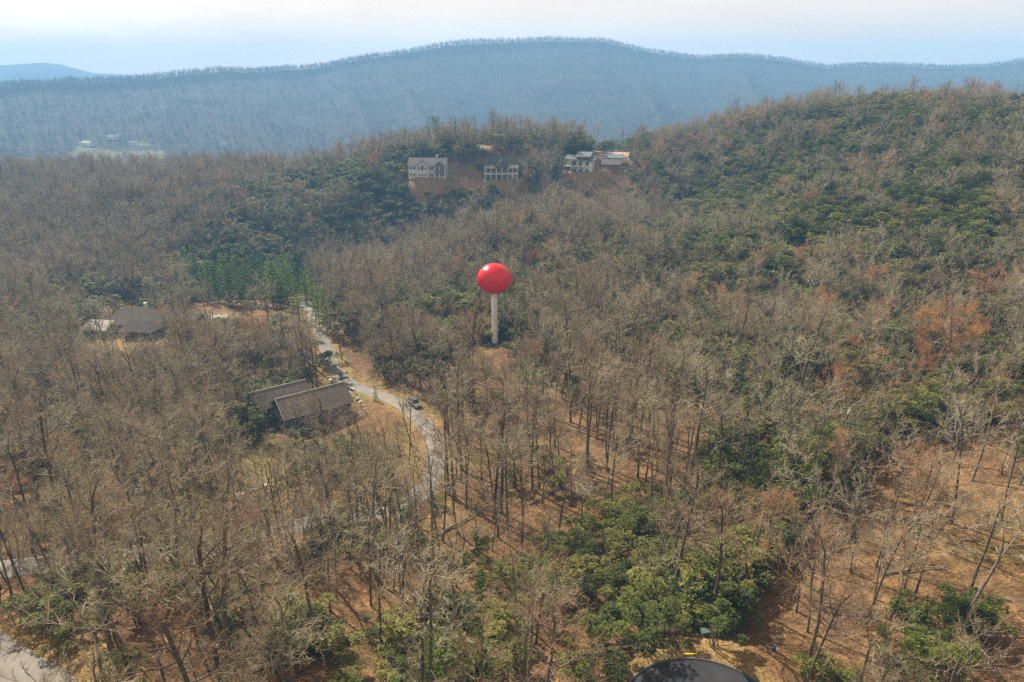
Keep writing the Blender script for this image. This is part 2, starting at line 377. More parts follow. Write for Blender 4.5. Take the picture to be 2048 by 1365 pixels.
def ground_material():
    m, N, L, b = mat('leaf_litter', .95, .1)
    g = N.new('ShaderNodeNewGeometry'); pos = g.outputs['Position']
    n1 = noise(N, L, .06, 5, pos); n2 = noise(N, L, .9, 6, pos, .7); n3 = noise(N, L, .22, 4, pos)
    n2b = noise(N, L, 3.2, 3, pos, .6)
    litter = ramp(N, [(.28, (.10, .055, .025)), (.45, (.20, .115, .052)), (.60, (.29, .175, .080)), (.75, (.42, .275, .13))], KA); L.new(n2.outputs[0], litter.inputs[0])
    dirt = ramp(N, [(.3, (.07, .045, .022)), (.7, (.20, .12, .055))], KA); L.new(n2.outputs[0], dirt.inputs[0])
    f1 = ramp(N, [(.42, (0, 0, 0)), (.62, (1, 1, 1))]); L.new(n3.outputs[0], f1.inputs[0])
    c = mixc(N, L, f1.outputs[0], litter.outputs[0], dirt.outputs[0])
    moss = ramp(N, [(.3, (.12, .105, .025)), (.7, (.30, .23, .06))], KA); L.new(n2.outputs[0], moss.inputs[0])
    f2 = ramp(N, [(.56, (0, 0, 0)), (.68, (.8, .8, .8))]); L.new(n1.outputs[0], f2.inputs[0])
    c = mixc(N, L, f2.outputs[0], c, moss.outputs[0])
    for nm, st in (('straw', [(.3, (.19, .125, .042)), (.5, (.29, .20, .08)), (.7, (.38, .27, .12))]), ('lawn', [(.3, (.15, .125, .035)), (.7, (.27, .215, .07))]),
                   ('clay', [(.3, (.38, .20, .10)), (.5, (.55, .38, .25)), (.7, (.62, .50, .38))]), ('field', [(.3, (.13, .13, .07)), (.7, (.21, .20, .11))])):
        a = N.new('ShaderNodeAttribute'); a.attribute_name = nm
        r = ramp(N, st, KA); L.new(n2.outputs[0], r.inputs[0]); c = mixc(N, L, a.outputs['Fac'], c, r.outputs[0])
    gr_ = ramp(N, [(.36, (.45, .42, .40)), (.5, (1, 1, 1)), (.66, (1.5, 1.45, 1.35))]); L.new(n2b.outputs[0], gr_.inputs[0])
    c = mixc(N, L, .8, c, gr_.outputs[0], 'MULTIPLY')
    L.new(c, b.inputs['Base Color']); bump(N, L, b, n2.outputs[0], .9, .4)
    return m
M_GROUND = ground_material()
def mountain_material():
    m, N, L, b = mat('bare_forest_floor', .95, .05)
    g = N.new('ShaderNodeNewGeometry'); pos = g.outputs['Position']
    n1 = noise(N, L, .012, 6, pos); n2 = noise(N, L, .12, 5, pos, .7)
    a = ramp(N, [(.3, (.03, .027, .025)), (.7, (.075, .062, .055))], KA); L.new(n2.outputs[0], a.inputs[0])
    gcol = ramp(N, [(.3, (.02, .035, .02)), (.7, (.045, .06, .03))], KA); L.new(n2.outputs[0], gcol.inputs[0])
    f = ramp(N, [(.52, (0, 0, 0)), (.66, (.9, .9, .9))]); L.new(n1.outputs[0], f.inputs[0])
    c = mixc(N, L, f.outputs[0], a.outputs[0], gcol.outputs[0])
    at = N.new('ShaderNodeAttribute'); at.attribute_name = 'field'
    fr = ramp(N, [(.3, (.13, .13, .07)), (.7, (.21, .20, .11))], KA); L.new(n2.outputs[0], fr.inputs[0])
    c = mixc(N, L, at.outputs['Fac'], c, fr.outputs[0])
    L.new(c, b.inputs['Base Color']); bump(N, L, b, n2.outputs[0], .8, 4.0)
    return m
M_MOUNT = mountain_material()
def build_ground():
    me = grid_mesh('ground', GX[:J + 1], GY[:J + 1], GZ[:J + 1])
    for k in MK: add_attr(me, k, MK[k][:J + 1].ravel())
    tag(link('ground', me, [M_GROUND]), 'brown leaf covered forest floor of the hillsides and draw', kind='structure')
    me = grid_mesh('mountain', GX[J:], GY[J:], GZ[J:])
    add_attr(me, 'field', MK['field'][J:].ravel())
    tag(link('mountain', me, [M_MOUNT]), 'long blue hazy forested mountain ridge beyond the valley', kind='structure')
build_ground()
def build_distant():                      # the paler range at the far left
    az = np.radians(np.linspace(-75, 75, 160)); px = 1024 + 1365 * np.tan(az) / CP
    top = np.interp(px, [-900, -100, 0, 70, 105, 150, 190, 260, 700, 1500, 3500], [175, 150, 143, 140, 137, 146, 154, 156, 175, 190, 190])
    rows = []
    for s, dd in ((0, 3950), (.35, 4080), (.75, 4220), (1, 4350), (.8, 4480)):
        el = (150 - top) / 1365.0; rows.append((dd * np.sin(az), dd * np.cos(az), CAM_Z - 160 + s * (160 + 4350 * el + 20)))
    X, Y, Z = (np.array([r[k] for r in rows]) for k in range(3))
    tag(link('distant_hills', grid_mesh('distant_hills', X, Y, Z), [M_MOUNT]), 'pale far range showing behind the ridge at left', kind='structure')
build_distant()

# ------------------------------------------------------------------ haze
HAZE_D = 0.00030
def build_haze():
    v = [(x, y, z) for z in (CAM_Z - 400, CAM_Z + 182) for x, y in ((-5200, -4200), (5200, -4200), (5200, 4700), (-5200, 4700))]
    f = [(3, 2, 1, 0), (4, 5, 6, 7), (0, 1, 5, 4), (1, 2, 6, 5), (2, 3, 7, 6), (3, 0, 4, 7)]
    me = bpy.data.meshes.new('haze'); me.from_pydata(v, [], f)
    m = bpy.data.materials.new('haze'); m.use_nodes = True; N = m.node_tree.nodes; N.remove(N['Principled BSDF'])
    p = N.new('ShaderNodeVolumePrincipled'); p.inputs['Density'].default_value = HAZE_D; p.inputs['Color'].default_value = (.22, .475, .83, 1)
    p.inputs['Anisotropy'].default_value = 0.05
    m.node_tree.links.new(p.outputs[0], N['Material Output'].inputs['Volume'])
    tag(link('haze', me, [m]), 'blue spring haze filling the air over the valley', kind='stuff')
build_haze()

# ------------------------------------------------------------------ road surfaces
def road_mat(name, base, stain):
    m, N, L, b = mat(name, .9, .2)
    g = N.new('ShaderNodeNewGeometry'); n1 = noise(N, L, .35, 6, g.outputs['Position']); n2 = noise(N, L, 6.0, 4, g.outputs['Position'])
    r = ramp(N, [(.35, stain), (.65, base)], KA); L.new(n1.outputs[0], r.inputs[0])
    L.new(mixc(N, L, .25, r.outputs[0], n2.outputs[0], 'OVERLAY'), b.inputs['Base Color']); bump(N, L, b, n2.outputs[0], .3, .02)
    return m
M_ASPHALT = road_mat('worn_asphalt', (.29, .265, .235), (.21, .195, .175))
M_NEWASPH = road_mat('dark_asphalt', (.050, .052, .058), (.030, .032, .037))
M_GRAVEL = road_mat('pale_gravel', (.55, .48, .40), (.44, .36, .28))
M_KERB = road_mat('old_kerb', (.17, .165, .16), (.08, .08, .078))
M_CONC = road_mat('concrete', (.50, .48, .44), (.40, .38, .35))
def ribbon(name, L, z, w, m, label, off=0.03):
    T = np.gradient(L, axis=0); T /= np.linalg.norm(T, axis=1)[:, None] + 1e-9; Nn = np.stack([T[:, 1], -T[:, 0]], 1)
    s = np.linspace(-.5, .5, 5)
    wob = w + .25 * vnoise(np.arange(len(L)) / 5.0, np.zeros(len(L)))
    X = L[:, 0, None] + Nn[:, 0, None] * s * wob[:, None]; Y = L[:, 1, None] + Nn[:, 1, None] * s * wob[:, None]
    Z = (z[:, None] + off - .12 * (np.abs(s) * 2) ** 2)
    return tag(link(name, grid_mesh(name, X, Y, Z), [m]), label, kind='structure')
ribbon('road', *ROADS['road'], M_ASPHALT, 'winding worn grey asphalt road through the draw')
ribbon('lane', *ROADS['lane'], M_ASPHALT, 'pale asphalt road cutting the lower left corner')
ribbon('ridge_road', *ROADS['ridge_road'], M_GRAVEL, 'pale road along the ridge behind the three houses')
ribbon('driveway', *ROADS['house_driveway'], M_CONC, 'short concrete driveway up to the grey roofed house', .06)
ribbon('driveway', *ROADS['left_driveway'], M_CONC, 'pale concrete driveway beside the left hipped house', .06)
ribbon('driveway', *ROADS['ridge_driveway'], M_CONC, 'pale driveway beside the green roofed house', .06)
ribbon('track', *ROADS['hill_track'], M_GRAVEL, 'thin pale track across the hazy left hillside')
def build_cul():
    rr = np.array([0, 3, 5, 7, CUL_R]); a = np.linspace(0, 2 * np.pi, 73)
    A, Q = np.meshgrid(a, rr)
    X = CUL_C[0] + Q * np.cos(A); Y = CUL_C[1] + Q * np.sin(A); Z = np.full(X.shape, CUL_Z + .06)
    tag(link('cul_de_sac', grid_mesh('cul_de_sac', X, Y, Z), [M_NEWASPH]), 'round dark asphalt turning circle at the bottom edge', kind='structure')
    L, z, w = ROADS['cul_road']; ribbon('cul_de_sac_road', L[6:], np.linspace(CUL_Z, z[-1], len(L))[6:], w, M_NEWASPH, 'dark asphalt road leaving the turning circle', .05)
    q = np.array([CUL_R - .02, CUL_R, CUL_R + .18, CUL_R + .2]); A, Q = np.meshgrid(a, q); H = np.array([.0, .17, .17, -.1])[:, None] + CUL_Z
    tag(link('kerb', grid_mesh('kerb', CUL_C[0] + Q * np.cos(A), CUL_C[1] + Q * np.sin(A), np.broadcast_to(H, A.shape)), [M_KERB]), 'low kerb round the turning circle', kind='structure')
build_cul()
# ------------------------------------------------------------------ plant meshes
def mesh_from(name, V, faces_by_n, mat_idx=None):
    """V (n,3); faces_by_n: list of (array (k,m), material index)"""
    me = bpy.data.meshes.new(name); V = np.asarray(V, np.float32)
    me.vertices.add(len(V)); me.vertices.foreach_set('co', V.ravel())
    li = np.concatenate([f.ravel() for f, _ in faces_by_n]).astype(np.int32)
    tot = np.concatenate([np.full(len(f), f.shape[1]) for f, _ in faces_by_n]); st = np.concatenate([[0], np.cumsum(tot)[:-1]])
    mi = np.concatenate([np.full(len(f), k) for f, k in faces_by_n])
    me.loops.add(len(li)); me.loops.foreach_set('vertex_index', li)
    me.polygons.add(len(tot)); me.polygons.foreach_set('loop_start', st.astype(np.int32)); me.polygons.foreach_set('material_index', mi.astype(np.int32))
    me.polygons.foreach_set('use_smooth', np.full(len(tot), SMOOTH[0]))
    me.update(calc_edges=True)
    return me
SMOOTH = [True]
class Bag:
    """collects branch segments and leaf cards, and turns them into one mesh"""
    def __init__(s): s.seg = {}; s.V = []; s.F = []; s.n = 0
    def tube(s, p, q, a, b, n=3, m=0): s.seg.setdefault((n, m), []).append((*p, *q, a, b))
    def raw(s, V, F, m=0):
        V = np.asarray(V, float).reshape(-1, 3); F = np.asarray(F, int)
        s.V.append(V); s.F.append((F + s.n, m)); s.n += len(V)
    def cards(s, C, D, W, ln, wd, m=0, fold=.25):
        """leaf cards: centre C, long axis D, across W (k,3); two folded halves each so no leaf is a flat sheet"""
        C, D, W = (np.asarray(a, float) for a in (C, D, W)); k = len(C)
        ln = np.broadcast_to(np.asarray(ln, float), (k,))[:, None]; wd = np.broadcast_to(np.asarray(wd, float), (k,))[:, None]
        Nn = np.cross(D, W)
        P = np.stack([C - D * ln / 2, C + W * wd / 2 - Nn * wd * fold, C + D * ln / 2, C - W * wd / 2 - Nn * wd * fold], 1)
        i = np.arange(k)[:, None] * 4
        s.raw(P.reshape(-1, 3), np.concatenate([i + np.array([[0, 1, 2]]), i + np.array([[0, 2, 3]])]), m)
    def mesh(s, name):
        for (n, m), L in s.seg.items():
            a = np.array(L); P, Q, r0, r1 = a[:, :3], a[:, 3:6], a[:, 6], a[:, 7]; k = len(a)
            d = Q - P; d /= np.linalg.norm(d, axis=1)[:, None] + 1e-9
            h = np.where(np.abs(d[:, 2:3]) > .9, np.array([[1., 0, 0]]), np.array([[0, 0, 1.]]))
            u = np.cross(d, h); u /= np.linalg.norm(u, axis=1)[:, None]; v = np.cross(d, u)
            th = np.arange(n) * 2 * np.pi / n; c, sn = np.cos(th), np.sin(th)
            ring = u[:, None] * c[None, :, None] + v[:, None] * sn[None, :, None]
            VV = np.concatenate([P[:, None] + ring * r0[:, None, None], Q[:, None] + ring * r1[:, None, None]], 1).reshape(-1, 3)
            i = np.arange(k)[:, None, None] * 2 * n; j = np.arange(n)[None, :, None]; jn = (np.arange(n) + 1)[None, :, None] % n
            Fq = np.concatenate([i + j, i + jn, i + jn + n, i + j + n], 2).reshape(-1, 4)
            s.raw(VV, Fq, m)
        s.seg = {}
        by = {}
        for f, m in s.F: by.setdefault((f.shape[1], m), []).append(f)
        return mesh_from(name, np.concatenate(s.V), [(np.concatenate(v), m) for (k_, m), v in by.items()])
def norm(v):
    l = math.sqrt(v[0] * v[0] + v[1] * v[1] + v[2] * v[2]) or 1; return (v[0] / l, v[1] / l, v[2] / l)
def tilt(d, ang, az):
    """d turned by ang towards azimuth az around itself"""
    h = (0, 0, 1) if abs(d[2]) < .9 else (1, 0, 0)
    u = norm((d[1] * h[2] - d[2] * h[1], d[2] * h[0] - d[0] * h[2], d[0] * h[1] - d[1] * h[0]))
    v = (d[1] * u[2] - d[2] * u[1], d[2] * u[0] - d[0] * u[2], d[0] * u[1] - d[1] * u[0])
    c, s = math.cos(ang), math.sin(ang); ca, sa = math.cos(az), math.sin(az)
    return norm(tuple(d[i] * c + (u[i] * ca + v[i] * sa) * s for i in range(3)))
def hardwood(seed, h=18., fork=.55, spread=1., first=.38, nlimb=10, lean=0., twig=.0125, nb=6, nt=5, nf=3, buds=0, lod=0):
    """trunk bag (trunk + limbs), crown bag (branches + twigs), tips"""
    rd = random.Random(seed); T, C = Bag(), Bag(); tips = []
    G = rd.gauss
    def run(bag, p, d, L, r, n, wob, up, sides, taper, m, r_end=None):
        pts = [(p, d, r)]
        for i in range(n):
            d = norm((d[0] + G(0, wob), d[1] + G(0, wob), d[2] + G(0, wob) + up))
            q = (p[0] + d[0] * L / n, p[1] + d[1] * L / n, p[2] + d[2] * L / n)
            r2 = max(r * .15 if r_end is None else r_end, pts[0][2] * (1 - taper * (i + 1) / n))
            bag.tube(p, q, r, r2, sides, m); p, r = q, r2; pts.append((p, d, r))
        return pts
    def at(pts, t):
        x = t * (len(pts) - 1); i = min(int(x), len(pts) - 2); f = x - i
        a, b = pts[i], pts[i + 1]
        return tuple(a[0][k] * (1 - f) + b[0][k] * f for k in range(3)), b[1], a[2] * (1 - f) + b[2] * f
    def fine(p, d, L, r):
        if lod == 0:
            pts = run(C, p, d, L, r, 2, .22, .10, 3, .6, 1)
            for k in range(nf):
                t = .25 + .75 * k / max(1, nf - 1); a, dd, rr = at(pts, min(t, .99))
                e = tilt(dd, R(rd.uniform(20, 50)), rd.uniform(0, 6.28)); l = L * rd.uniform(.35, .65)
                q = (a[0] + e[0] * l, a[1] + e[1] * l, a[2] + e[2] * l + .06 * l)
                C.tube(a, q, twig, twig * .45, 3, 1); tips.append((q, e))
        else:
            pts = run(C, p, d, L * 1.15, r * 1.5, 1, .22, .10, 3, .5, 1); tips.append((pts[-1][0], d))
    def branch(p, d, L, r, n2):
        pts = run(C, p, d, L, r, 3, .16, .10, 3 if lod else 4, .75, 1)
        for k in range(n2):
            t = .2 + .8 * (k + rd.random() * .6) / n2; a, dd, rr = at(pts, min(t, .99))
            fine(a, tilt(dd, R(rd.uniform(25, 60)), rd.uniform(0, 6.28)), L * rd.uniform(.32, .55) * (1.15 - .4 * t), max(rr * .55, twig * 1.3))
        fine(pts[-1][0], pts[-1][1], L * .4, max(pts[-1][2], twig * 1.2))
    def limb(p, d, L, r, n1, up=.09):
        pts = run(T, p, d, L, max(r, .05), 5, .15, up, 5, .7, 0)
        for k in range(n1):
            t = .25 + .75 * (k + rd.random() * .6) / n1; a, dd, rr = at(pts, min(t, .99))
            branch(a, tilt(dd, R(rd.uniform(28, 62)), rd.uniform(0, 6.28)), L * rd.uniform(.36, .6) * (1.2 - .5 * t), max(rr * .7, .032), nt)
        branch(pts[-1][0], pts[-1][1], L * .45, max(pts[-1][2], .02), nt)
    r0 = h * .0105 * rd.uniform(.85, 1.2)
    d0 = norm((math.sin(lean), 0.25 * math.sin(lean), math.cos(lean)))
    hf = h * fork
    base = run(T, (0, 0, -.5), d0, hf + .5, r0, 6, .035, .02, 7, .35, 0)
    T.tube((0, 0, -.6), (0, 0, .7), r0 * 1.6, r0 * 1.0, 7, 0)
    p, d, r = base[-1]; az0 = rd.uniform(0, 6.28)
    nl = 0
    if fork < .75:                       # the trunk divides into two or three leaders
        nf_ = rd.choice((2, 2, 3)) if fork < .6 else 2
        for k in range(nf_):
            e = tilt(d, R(rd.uniform(12, 24)) * spread, az0 + k * 6.28 / nf_ + G(0, .3))
            ld = run(T, p, e, h * (1 - fork) * rd.uniform(.75, .95), r * .8, 5, .09, .05, 5, .75, 0)
            m = max(3, int(nlimb * .45))
            for j in range(m):
                t = .12 + .85 * (j + rd.random() * .5) / m; a, dd, rr = at(ld, min(t, .98))
                limb(a, tilt(dd, R(rd.uniform(32, 62)) * spread, j * 2.4 + rd.uniform(-.5, .5)), h * .23 * rd.uniform(.7, 1.3) * (1.15 - .5 * t), rr * .6, max(3, nb - 2))
            limb(ld[-1][0], ld[-1][1], h * .1, max(ld[-1][2], .03), 3)
    else:
        for j in range(nlimb):
            t = .0 + 1.0 * (j + rd.random() * .5) / nlimb; tt = first + (fork - first) * t
            a, dd, rr = at(base, min(tt / fork, .99))
            limb(a, tilt(dd, R(rd.uniform(42, 72)) * spread, j * 2.4 + rd.uniform(-.5, .5)), h * .28 * rd.uniform(.6, 1.25) * (1.1 - .55 * t), rr * .5, nb - 1)
        limb(p, d, h * (1 - fork) * .9, r * .9, nb)
    for j in range(rd.choice((1, 2, 3))):   # a few low side limbs, some dead
        t = rd.uniform(.45, .85); a, dd, rr = at(base, t)
        limb(a, tilt(dd, R(rd.uniform(50, 80)), rd.uniform(0, 6.28)), h * rd.uniform(.08, .16), rr * .3, 3, .03)
    return T, C, tips
def bud_cards(B, tips, rd, per, ln, m, spread=.35):
    n = len(tips) * per; P = np.repeat(np.array([t[0] for t in tips]), per, 0); P = P + rd.randn(n, 3) * spread
    D = rd.randn(n, 3); D /= np.linalg.norm(D, axis=1)[:, None]; W = np.cross(D, rd.randn(n, 3)); W /= np.linalg.norm(W, axis=1)[:, None]
    B.cards(P, D, W, ln * rd.uniform(.6, 1.3, n), ln * .55, m)
def rhodo(seed, w=3.2, h=2.6, n=1500, leaf=.22):
    """a laurel or rhododendron thicket: stems, and whorls of leaves on a lumpy mound"""
    rd = np.random.RandomState(seed); S, L = Bag(), Bag()
    lob = rd.randn(9, 3) * np.array([w * .26, w * .26, h * .17]) + np.array([0, 0, h * .55]); lr = rd.uniform(.22, .42, 9) * w * .62
    nw = n // 6; k = rd.randint(0, 9, nw); u = rd.randn(nw, 3); u /= np.linalg.norm(u, axis=1)[:, None]; u[:, 2] = np.abs(u[:, 2]) * .95 - .18
    c = lob[k] + u * lr[k, None] * rd.uniform(.6, 1.03, nw)[:, None] * np.array([1, 1, .85]); c[:, 2] = np.maximum(c[:, 2], .12)
    C = np.repeat(c, 6, 0); U = np.repeat(u, 6, 0); m = len(C)
    az = rd.uniform(0, 6.28, m); D = np.stack([np.cos(az), np.sin(az), rd.uniform(-.35, .45, m)], 1) + U * .5; D /= np.linalg.norm(D, axis=1)[:, None]
    W = np.cross(D, np.array([0, 0, 1.]) + rd.randn(m, 3) * .25); W /= np.linalg.norm(W, axis=1)[:, None]
    L.cards(C + D * leaf * .5, D, W, leaf * rd.uniform(.7, 1.25, m), leaf * .42, 0)
    for i in range(9):
        b = (rd.randn() * .25, rd.randn() * .25, -.3); mid = tuple(lob[i] * .5 + rd.randn(3) * .12)
        S.tube(b, mid, .05, .035, 4, 0); S.tube(mid, tuple(lob[i]), .035, .015, 4, 0)
    for i in range(0, nw, 3): S.tube(tuple(lob[k[i]]), tuple(c[i]), .014, .007, 3, 0)
    return S, L
def conifer(seed, h=14., rad=2.6, n=46, first=.12, droop=.25, full=1.0):
    rd = np.random.RandomState(seed); T, C = Bag(), Bag()
    T.tube((0, 0, -.6), (0, 0, h * .5), h * .014, h * .009, 7, 0); T.tube((0, 0, h * .5), (0, 0, h), h * .009, .01, 6, 0)
    for i in range(n):
        t = first + (1 - first) * (i + rd.rand()) / n; z = h * t; L = rad * (1 - t) ** .8 * rd.uniform(.75, 1.15) + .25; az = i * 2.4 + rd.randn() * .3
        d = np.array([math.cos(az), math.sin(az), -droop + .7 * t]); d /= np.linalg.norm(d)
        T.tube((0, 0, z), tuple(np.array([0, 0, z]) + d * L), .035, .008, 3, 0)
        k = int((10 + L * 13) * full); s = rd.uniform(.12, 1.05, k); side = rd.choice((-1, 1), k)
        a2 = az + side * rd.uniform(.3, .9, k); D = np.stack([np.cos(a2), np.sin(a2), rd.uniform(-.3, .35, k)], 1); D /= np.linalg.norm(D, axis=1)[:, None]
        W = np.cross(D, np.array([0, 0, 1.]) + rd.randn(k, 3) * .4); W /= np.linalg.norm(W, axis=1)[:, None]
        P = np.array([0, 0, z]) + d * (L * s)[:, None]
        C.cards(P + D * .22, D, W, (.55 + .25 * L * (1 - s)) * rd.uniform(.7, 1.2, k), .2, 1)
    return T, C
def tall_pine(seed, h=22.):
    """white pine: bare lower trunk and a flat, layered top"""
    rd = np.random.RandomState(seed); T, C = Bag(), Bag()
    T.tube((0, 0, -.6), (.1, 0, h * .6), h * .013, h * .009, 7, 0); T.tube((.1, 0, h * .6), (0, .1, h), h * .009, .03, 6, 0)
    for i in range(22):
        t = .58 + .42 * (i + rd.rand()) / 22; z = h * t; L = h * .17 * math.sin(math.pi * min(1, (1.06 - t) / .5)) * rd.uniform(.5, 1.2) + .4; az = i * 2.4 + rd.randn() * .4
        d = np.array([math.cos(az), math.sin(az), .25]); d /= np.linalg.norm(d); T.tube((0, 0, z), tuple(np.array([0, 0, z]) + d * L), .05, .015, 3, 0)
        for q in np.linspace(.45, 1, 4):
            k = 34; U = rd.randn(k, 3); U /= np.linalg.norm(U, axis=1)[:, None]; U[:, 2] = np.abs(U[:, 2]) * .8
            P = np.array([0, 0, z]) + d * L * q + U * .55 * np.array([1.2, 1.2, .5]); W = np.cross(U, rd.randn(k, 3)); W /= np.linalg.norm(W, axis=1)[:, None]
            C.cards(P, U, W, .6, .22, 1)
    return T, C
def brush(seed, h=4., n=9):
    """a patch of saplings and twiggy understorey"""
    rd = random.Random(seed); B = Bag()
    for i in range(n):
        p = (rd.gauss(0, 1.6), rd.gauss(0, 1.6), -.2); d = norm((rd.gauss(0, .16), rd.gauss(0, .16), 1)); L = h * rd.uniform(.4, 1.1)
        for s in range(4):
            d = norm((d[0] + rd.gauss(0, .1), d[1] + rd.gauss(0, .1), d[2])); q = tuple(p[k] + d[k] * L / 4 for k in range(3))
            B.tube(p, q, .028 - .005 * s, .023 - .005 * s, 3, 0)
            for b in range(4):
                e = tilt(d, R(rd.uniform(25, 60)), rd.uniform(0, 6.28)); l = L * rd.uniform(.1, .22); f = rd.random()
                a = tuple(p[k] + (q[k] - p[k]) * f for k in range(3)); c = tuple(a[k] + e[k] * l for k in range(3))
                B.tube(a, c, .012, .007, 3, 0)
                for g in range(2):
                    e2 = tilt(e, R(rd.uniform(25, 50)), rd.uniform(0, 6.28)); B.tube(c, tuple(c[k] + e2[k] * l * .6 for k in range(3)), .009, .005, 3, 0)
            p = q
    return B

HW = []      # kinds of bare tree: word for the label, arguments
LOOKS = [('slender straight', dict(h=18, fork=.82, spread=.85, first=.48, nlimb=10)), ('forked', dict(h=17, fork=.48, spread=1.1, nlimb=9)),
         ('broad-crowned', dict(h=17, fork=.58, spread=1.45, nlimb=11, nb=7)), ('tall narrow', dict(h=21, fork=.86, spread=.8, first=.5, nlimb=11)),
         ('leaning', dict(h=17, fork=.6, spread=1.1, lean=R(11), nlimb=9)), ('twiggy round-topped', dict(h=14, fork=.5, spread=1.3, nlimb=10, nt=7)),
         ('high-forking', dict(h=20, fork=.66, spread=1.0, nlimb=10)), ('sparse-limbed', dict(h=18, fork=.8, spread=1.15, first=.55, nlimb=7, nb=5, nt=5)),
         ('low-branching', dict(h=15, fork=.78, spread=1.25, first=.28, nlimb=12)), ('thin young', dict(h=12, fork=.84, spread=.8, first=.35, nlimb=9, nb=5, nt=5, twig=.009))]
HW_H = []
for i, (nm, kw) in enumerate(LOOKS):
    T, C, tips = hardwood(100 + i, **kw)
    HW.append((T.mesh('trunk'), C.mesh('crown'))); HW_H.append(kw['h'])
    for m in HW[-1]: m.materials.append(M_BARK); m.materials.append(M_TWIG)
BT = []; BT_LOOKS = ['round-topped', 'spreading', 'narrow', 'broad orange']; BT_H = [13, 14, 16, 13]
for i, kw in enumerate([dict(h=13, fork=.5, spread=1.25, nlimb=9, nf=3), dict(h=14, fork=.55, spread=1.45, nlimb=10, nf=3), dict(h=16, fork=.8, spread=.9, nlimb=10, nf=3), dict(h=13, fork=.48, spread=1.35, nlimb=11, nf=3)]):
    T, C, tips = hardwood(200 + i, **kw); rr = np.random.RandomState(i)
    bud_cards(C, tips, rr, 3, (.15 if i < 3 else .20), 2, .22)
    BT.append((T.mesh('trunk'), C.mesh('crown')))
    for m in BT[-1]: m.materials.append(M_BARK); m.materials.append(M_TWIG); m.materials.append(M_BUD if i < 3 else M_BUD_OR)
RH = []; RH_LOOKS = ['low spreading', 'rounded', 'tall upright', 'ragged']
for i, kw in enumerate([dict(w=4.2, h=2.3, n=3400), dict(w=3.2, h=2.8, n=2700), dict(w=3.0, h=4.2, n=3200), dict(w=3.8, h=3.2, n=2000)]):
    S, L = rhodo(300 + i, **kw); RH.append((S.mesh('stems'), L.mesh('leaves')))
    RH[-1][0].materials.append(M_BARK); RH[-1][1].materials.append(M_RHODO)
CN = []; CN_H = [13, 15, 11]
for i, kw in enumerate([dict(h=13, rad=2.9), dict(h=15, rad=3.0, n=52), dict(h=11, rad=3.0, n=40, first=.05)]):
    T, C = conifer(400 + i, **kw); CN.append((T.mesh('trunk'), C.mesh('crown')))
PN = []
for i in range(2):
    T, C = tall_pine(450 + i, 23 - 2 * i); PN.append((T.mesh('trunk'), C.mesh('crown')))
for a in CN + PN:
    for m in a: m.materials.append(M_BARK); m.materials.append(M_CONIFER)

# ------------------------------------------------------------------ where everything grows
ZONES = [  # (words, outline in the photograph); first match wins
 ('beside the cul-de-sac', [(1200,1240),(1330,1240),(1600,1240),(1600,1500),(1200,1500)]),
 ('in the lower right corner', [(1600,1180),(2300,1150),(2300,1500),(1600,1500)]),
 ('in the right clearing', [(1460,1000),(1620,930),(2300,880),(2300,1190),(1500,1250)]),
 ('in the dark green thicket', [(1080,1020),(1300,990),(1500,900),(1600,990),(1480,1250),(1150,1290)]),
 ('at bottom middle', [(820,1180),(1080,1120),(1210,1240),(1210,1500),(820,1500)]),
 ('left of bottom middle', [(480,1210),(830,1180),(830,1500),(480,1500)]),
 ('beside the lower left lane', [(-300,1240),(480,1210),(480,1500),(-300,1500)]),
 ('below the left road bend', [(-300,1060),(480,1040),(480,1250),(-300,1250)]),
 ('below the hidden road bend', [(470,1000),(850,980),(850,1200),(470,1230)]),
 ('below the parked car', [(800,860),(1080,830),(1100,1150),(830,1190)]),
 ('right of the parked car', [(870,720),(1260,760),(1420,880),(1300,1000),(1080,1040)]),
 ('around the slate-blue house', [(430,720),(760,760),(800,960),(430,1020)]),
 ('left of the slate-blue house', [(-300,720),(440,700),(440,1060),(-300,1070)]),
 ('along the road bend', [(600,620),(900,700),(900,840),(620,740)]),
 ('below the orange tree', [(1260,740),(2300,700),(2300,960),(1400,930)]),
 ('above the orange tree', [(1200,420),(2300,420),(2300,760),(1200,800)]),
 ('on the slope round the red pin', [(780,480),(1260,420),(1260,780),(780,800)]),
 ('near the hipped house', [(-300,560),(620,560),(620,740),(-300,740)]),
 ('below the ridge houses', [(-300,330),(1250,345),(1250,560),(-300,600)]),
 ('on the hilltop at right', [(1200,0),(2300,0),(2300,430),(1200,430)]),
 ('on the ridge behind the houses', [(-300,0),(1250,0),(1250,360),(-300,380)]),
]
def zone(px, py):
    for w, p in ZONES:
        if inpoly(np.array([px]), np.array([py]), p)[0]: return w
    return 'on the wooded slope'
def in_any(px, py, L): 
    out = np.zeros(np.shape(px))
    for p, v in L: out = np.where(inpoly(px, py, p), v, out)
    return out
rs = np.random.RandomState(11)
def jgrid(step, rmin, rmax, half=R(42), jit=.9):
    n = int(2 * rmax / step); X, Y = np.meshgrid((np.arange(n) - n / 2) * step, np.arange(int((rmax + 10) / step)) * step)
    X = X.ravel() + rs.uniform(-jit, jit, X.size) * step / 2; Y = Y.ravel() + rs.uniform(-jit, jit, Y.size) * step / 2
    r = np.hypot(X, Y); m = (r > rmin) & (r < rmax) & (np.abs(np.arctan2(X, Y)) < half); return X[m], Y[m]
HOUSES = [(H_NEAR, 13), (H_LEFT, 17)] + [(p, 14) for p in H_RIDGE] + [(hit(1225, 318), 9)]
def usable(X, Y, gap):
    d, _ = road_dist(X, Y); ok = d > gap
    for p, r_ in HOUSES: ok &= np.hypot(X - p[0], Y - p[1]) > r_
    return ok
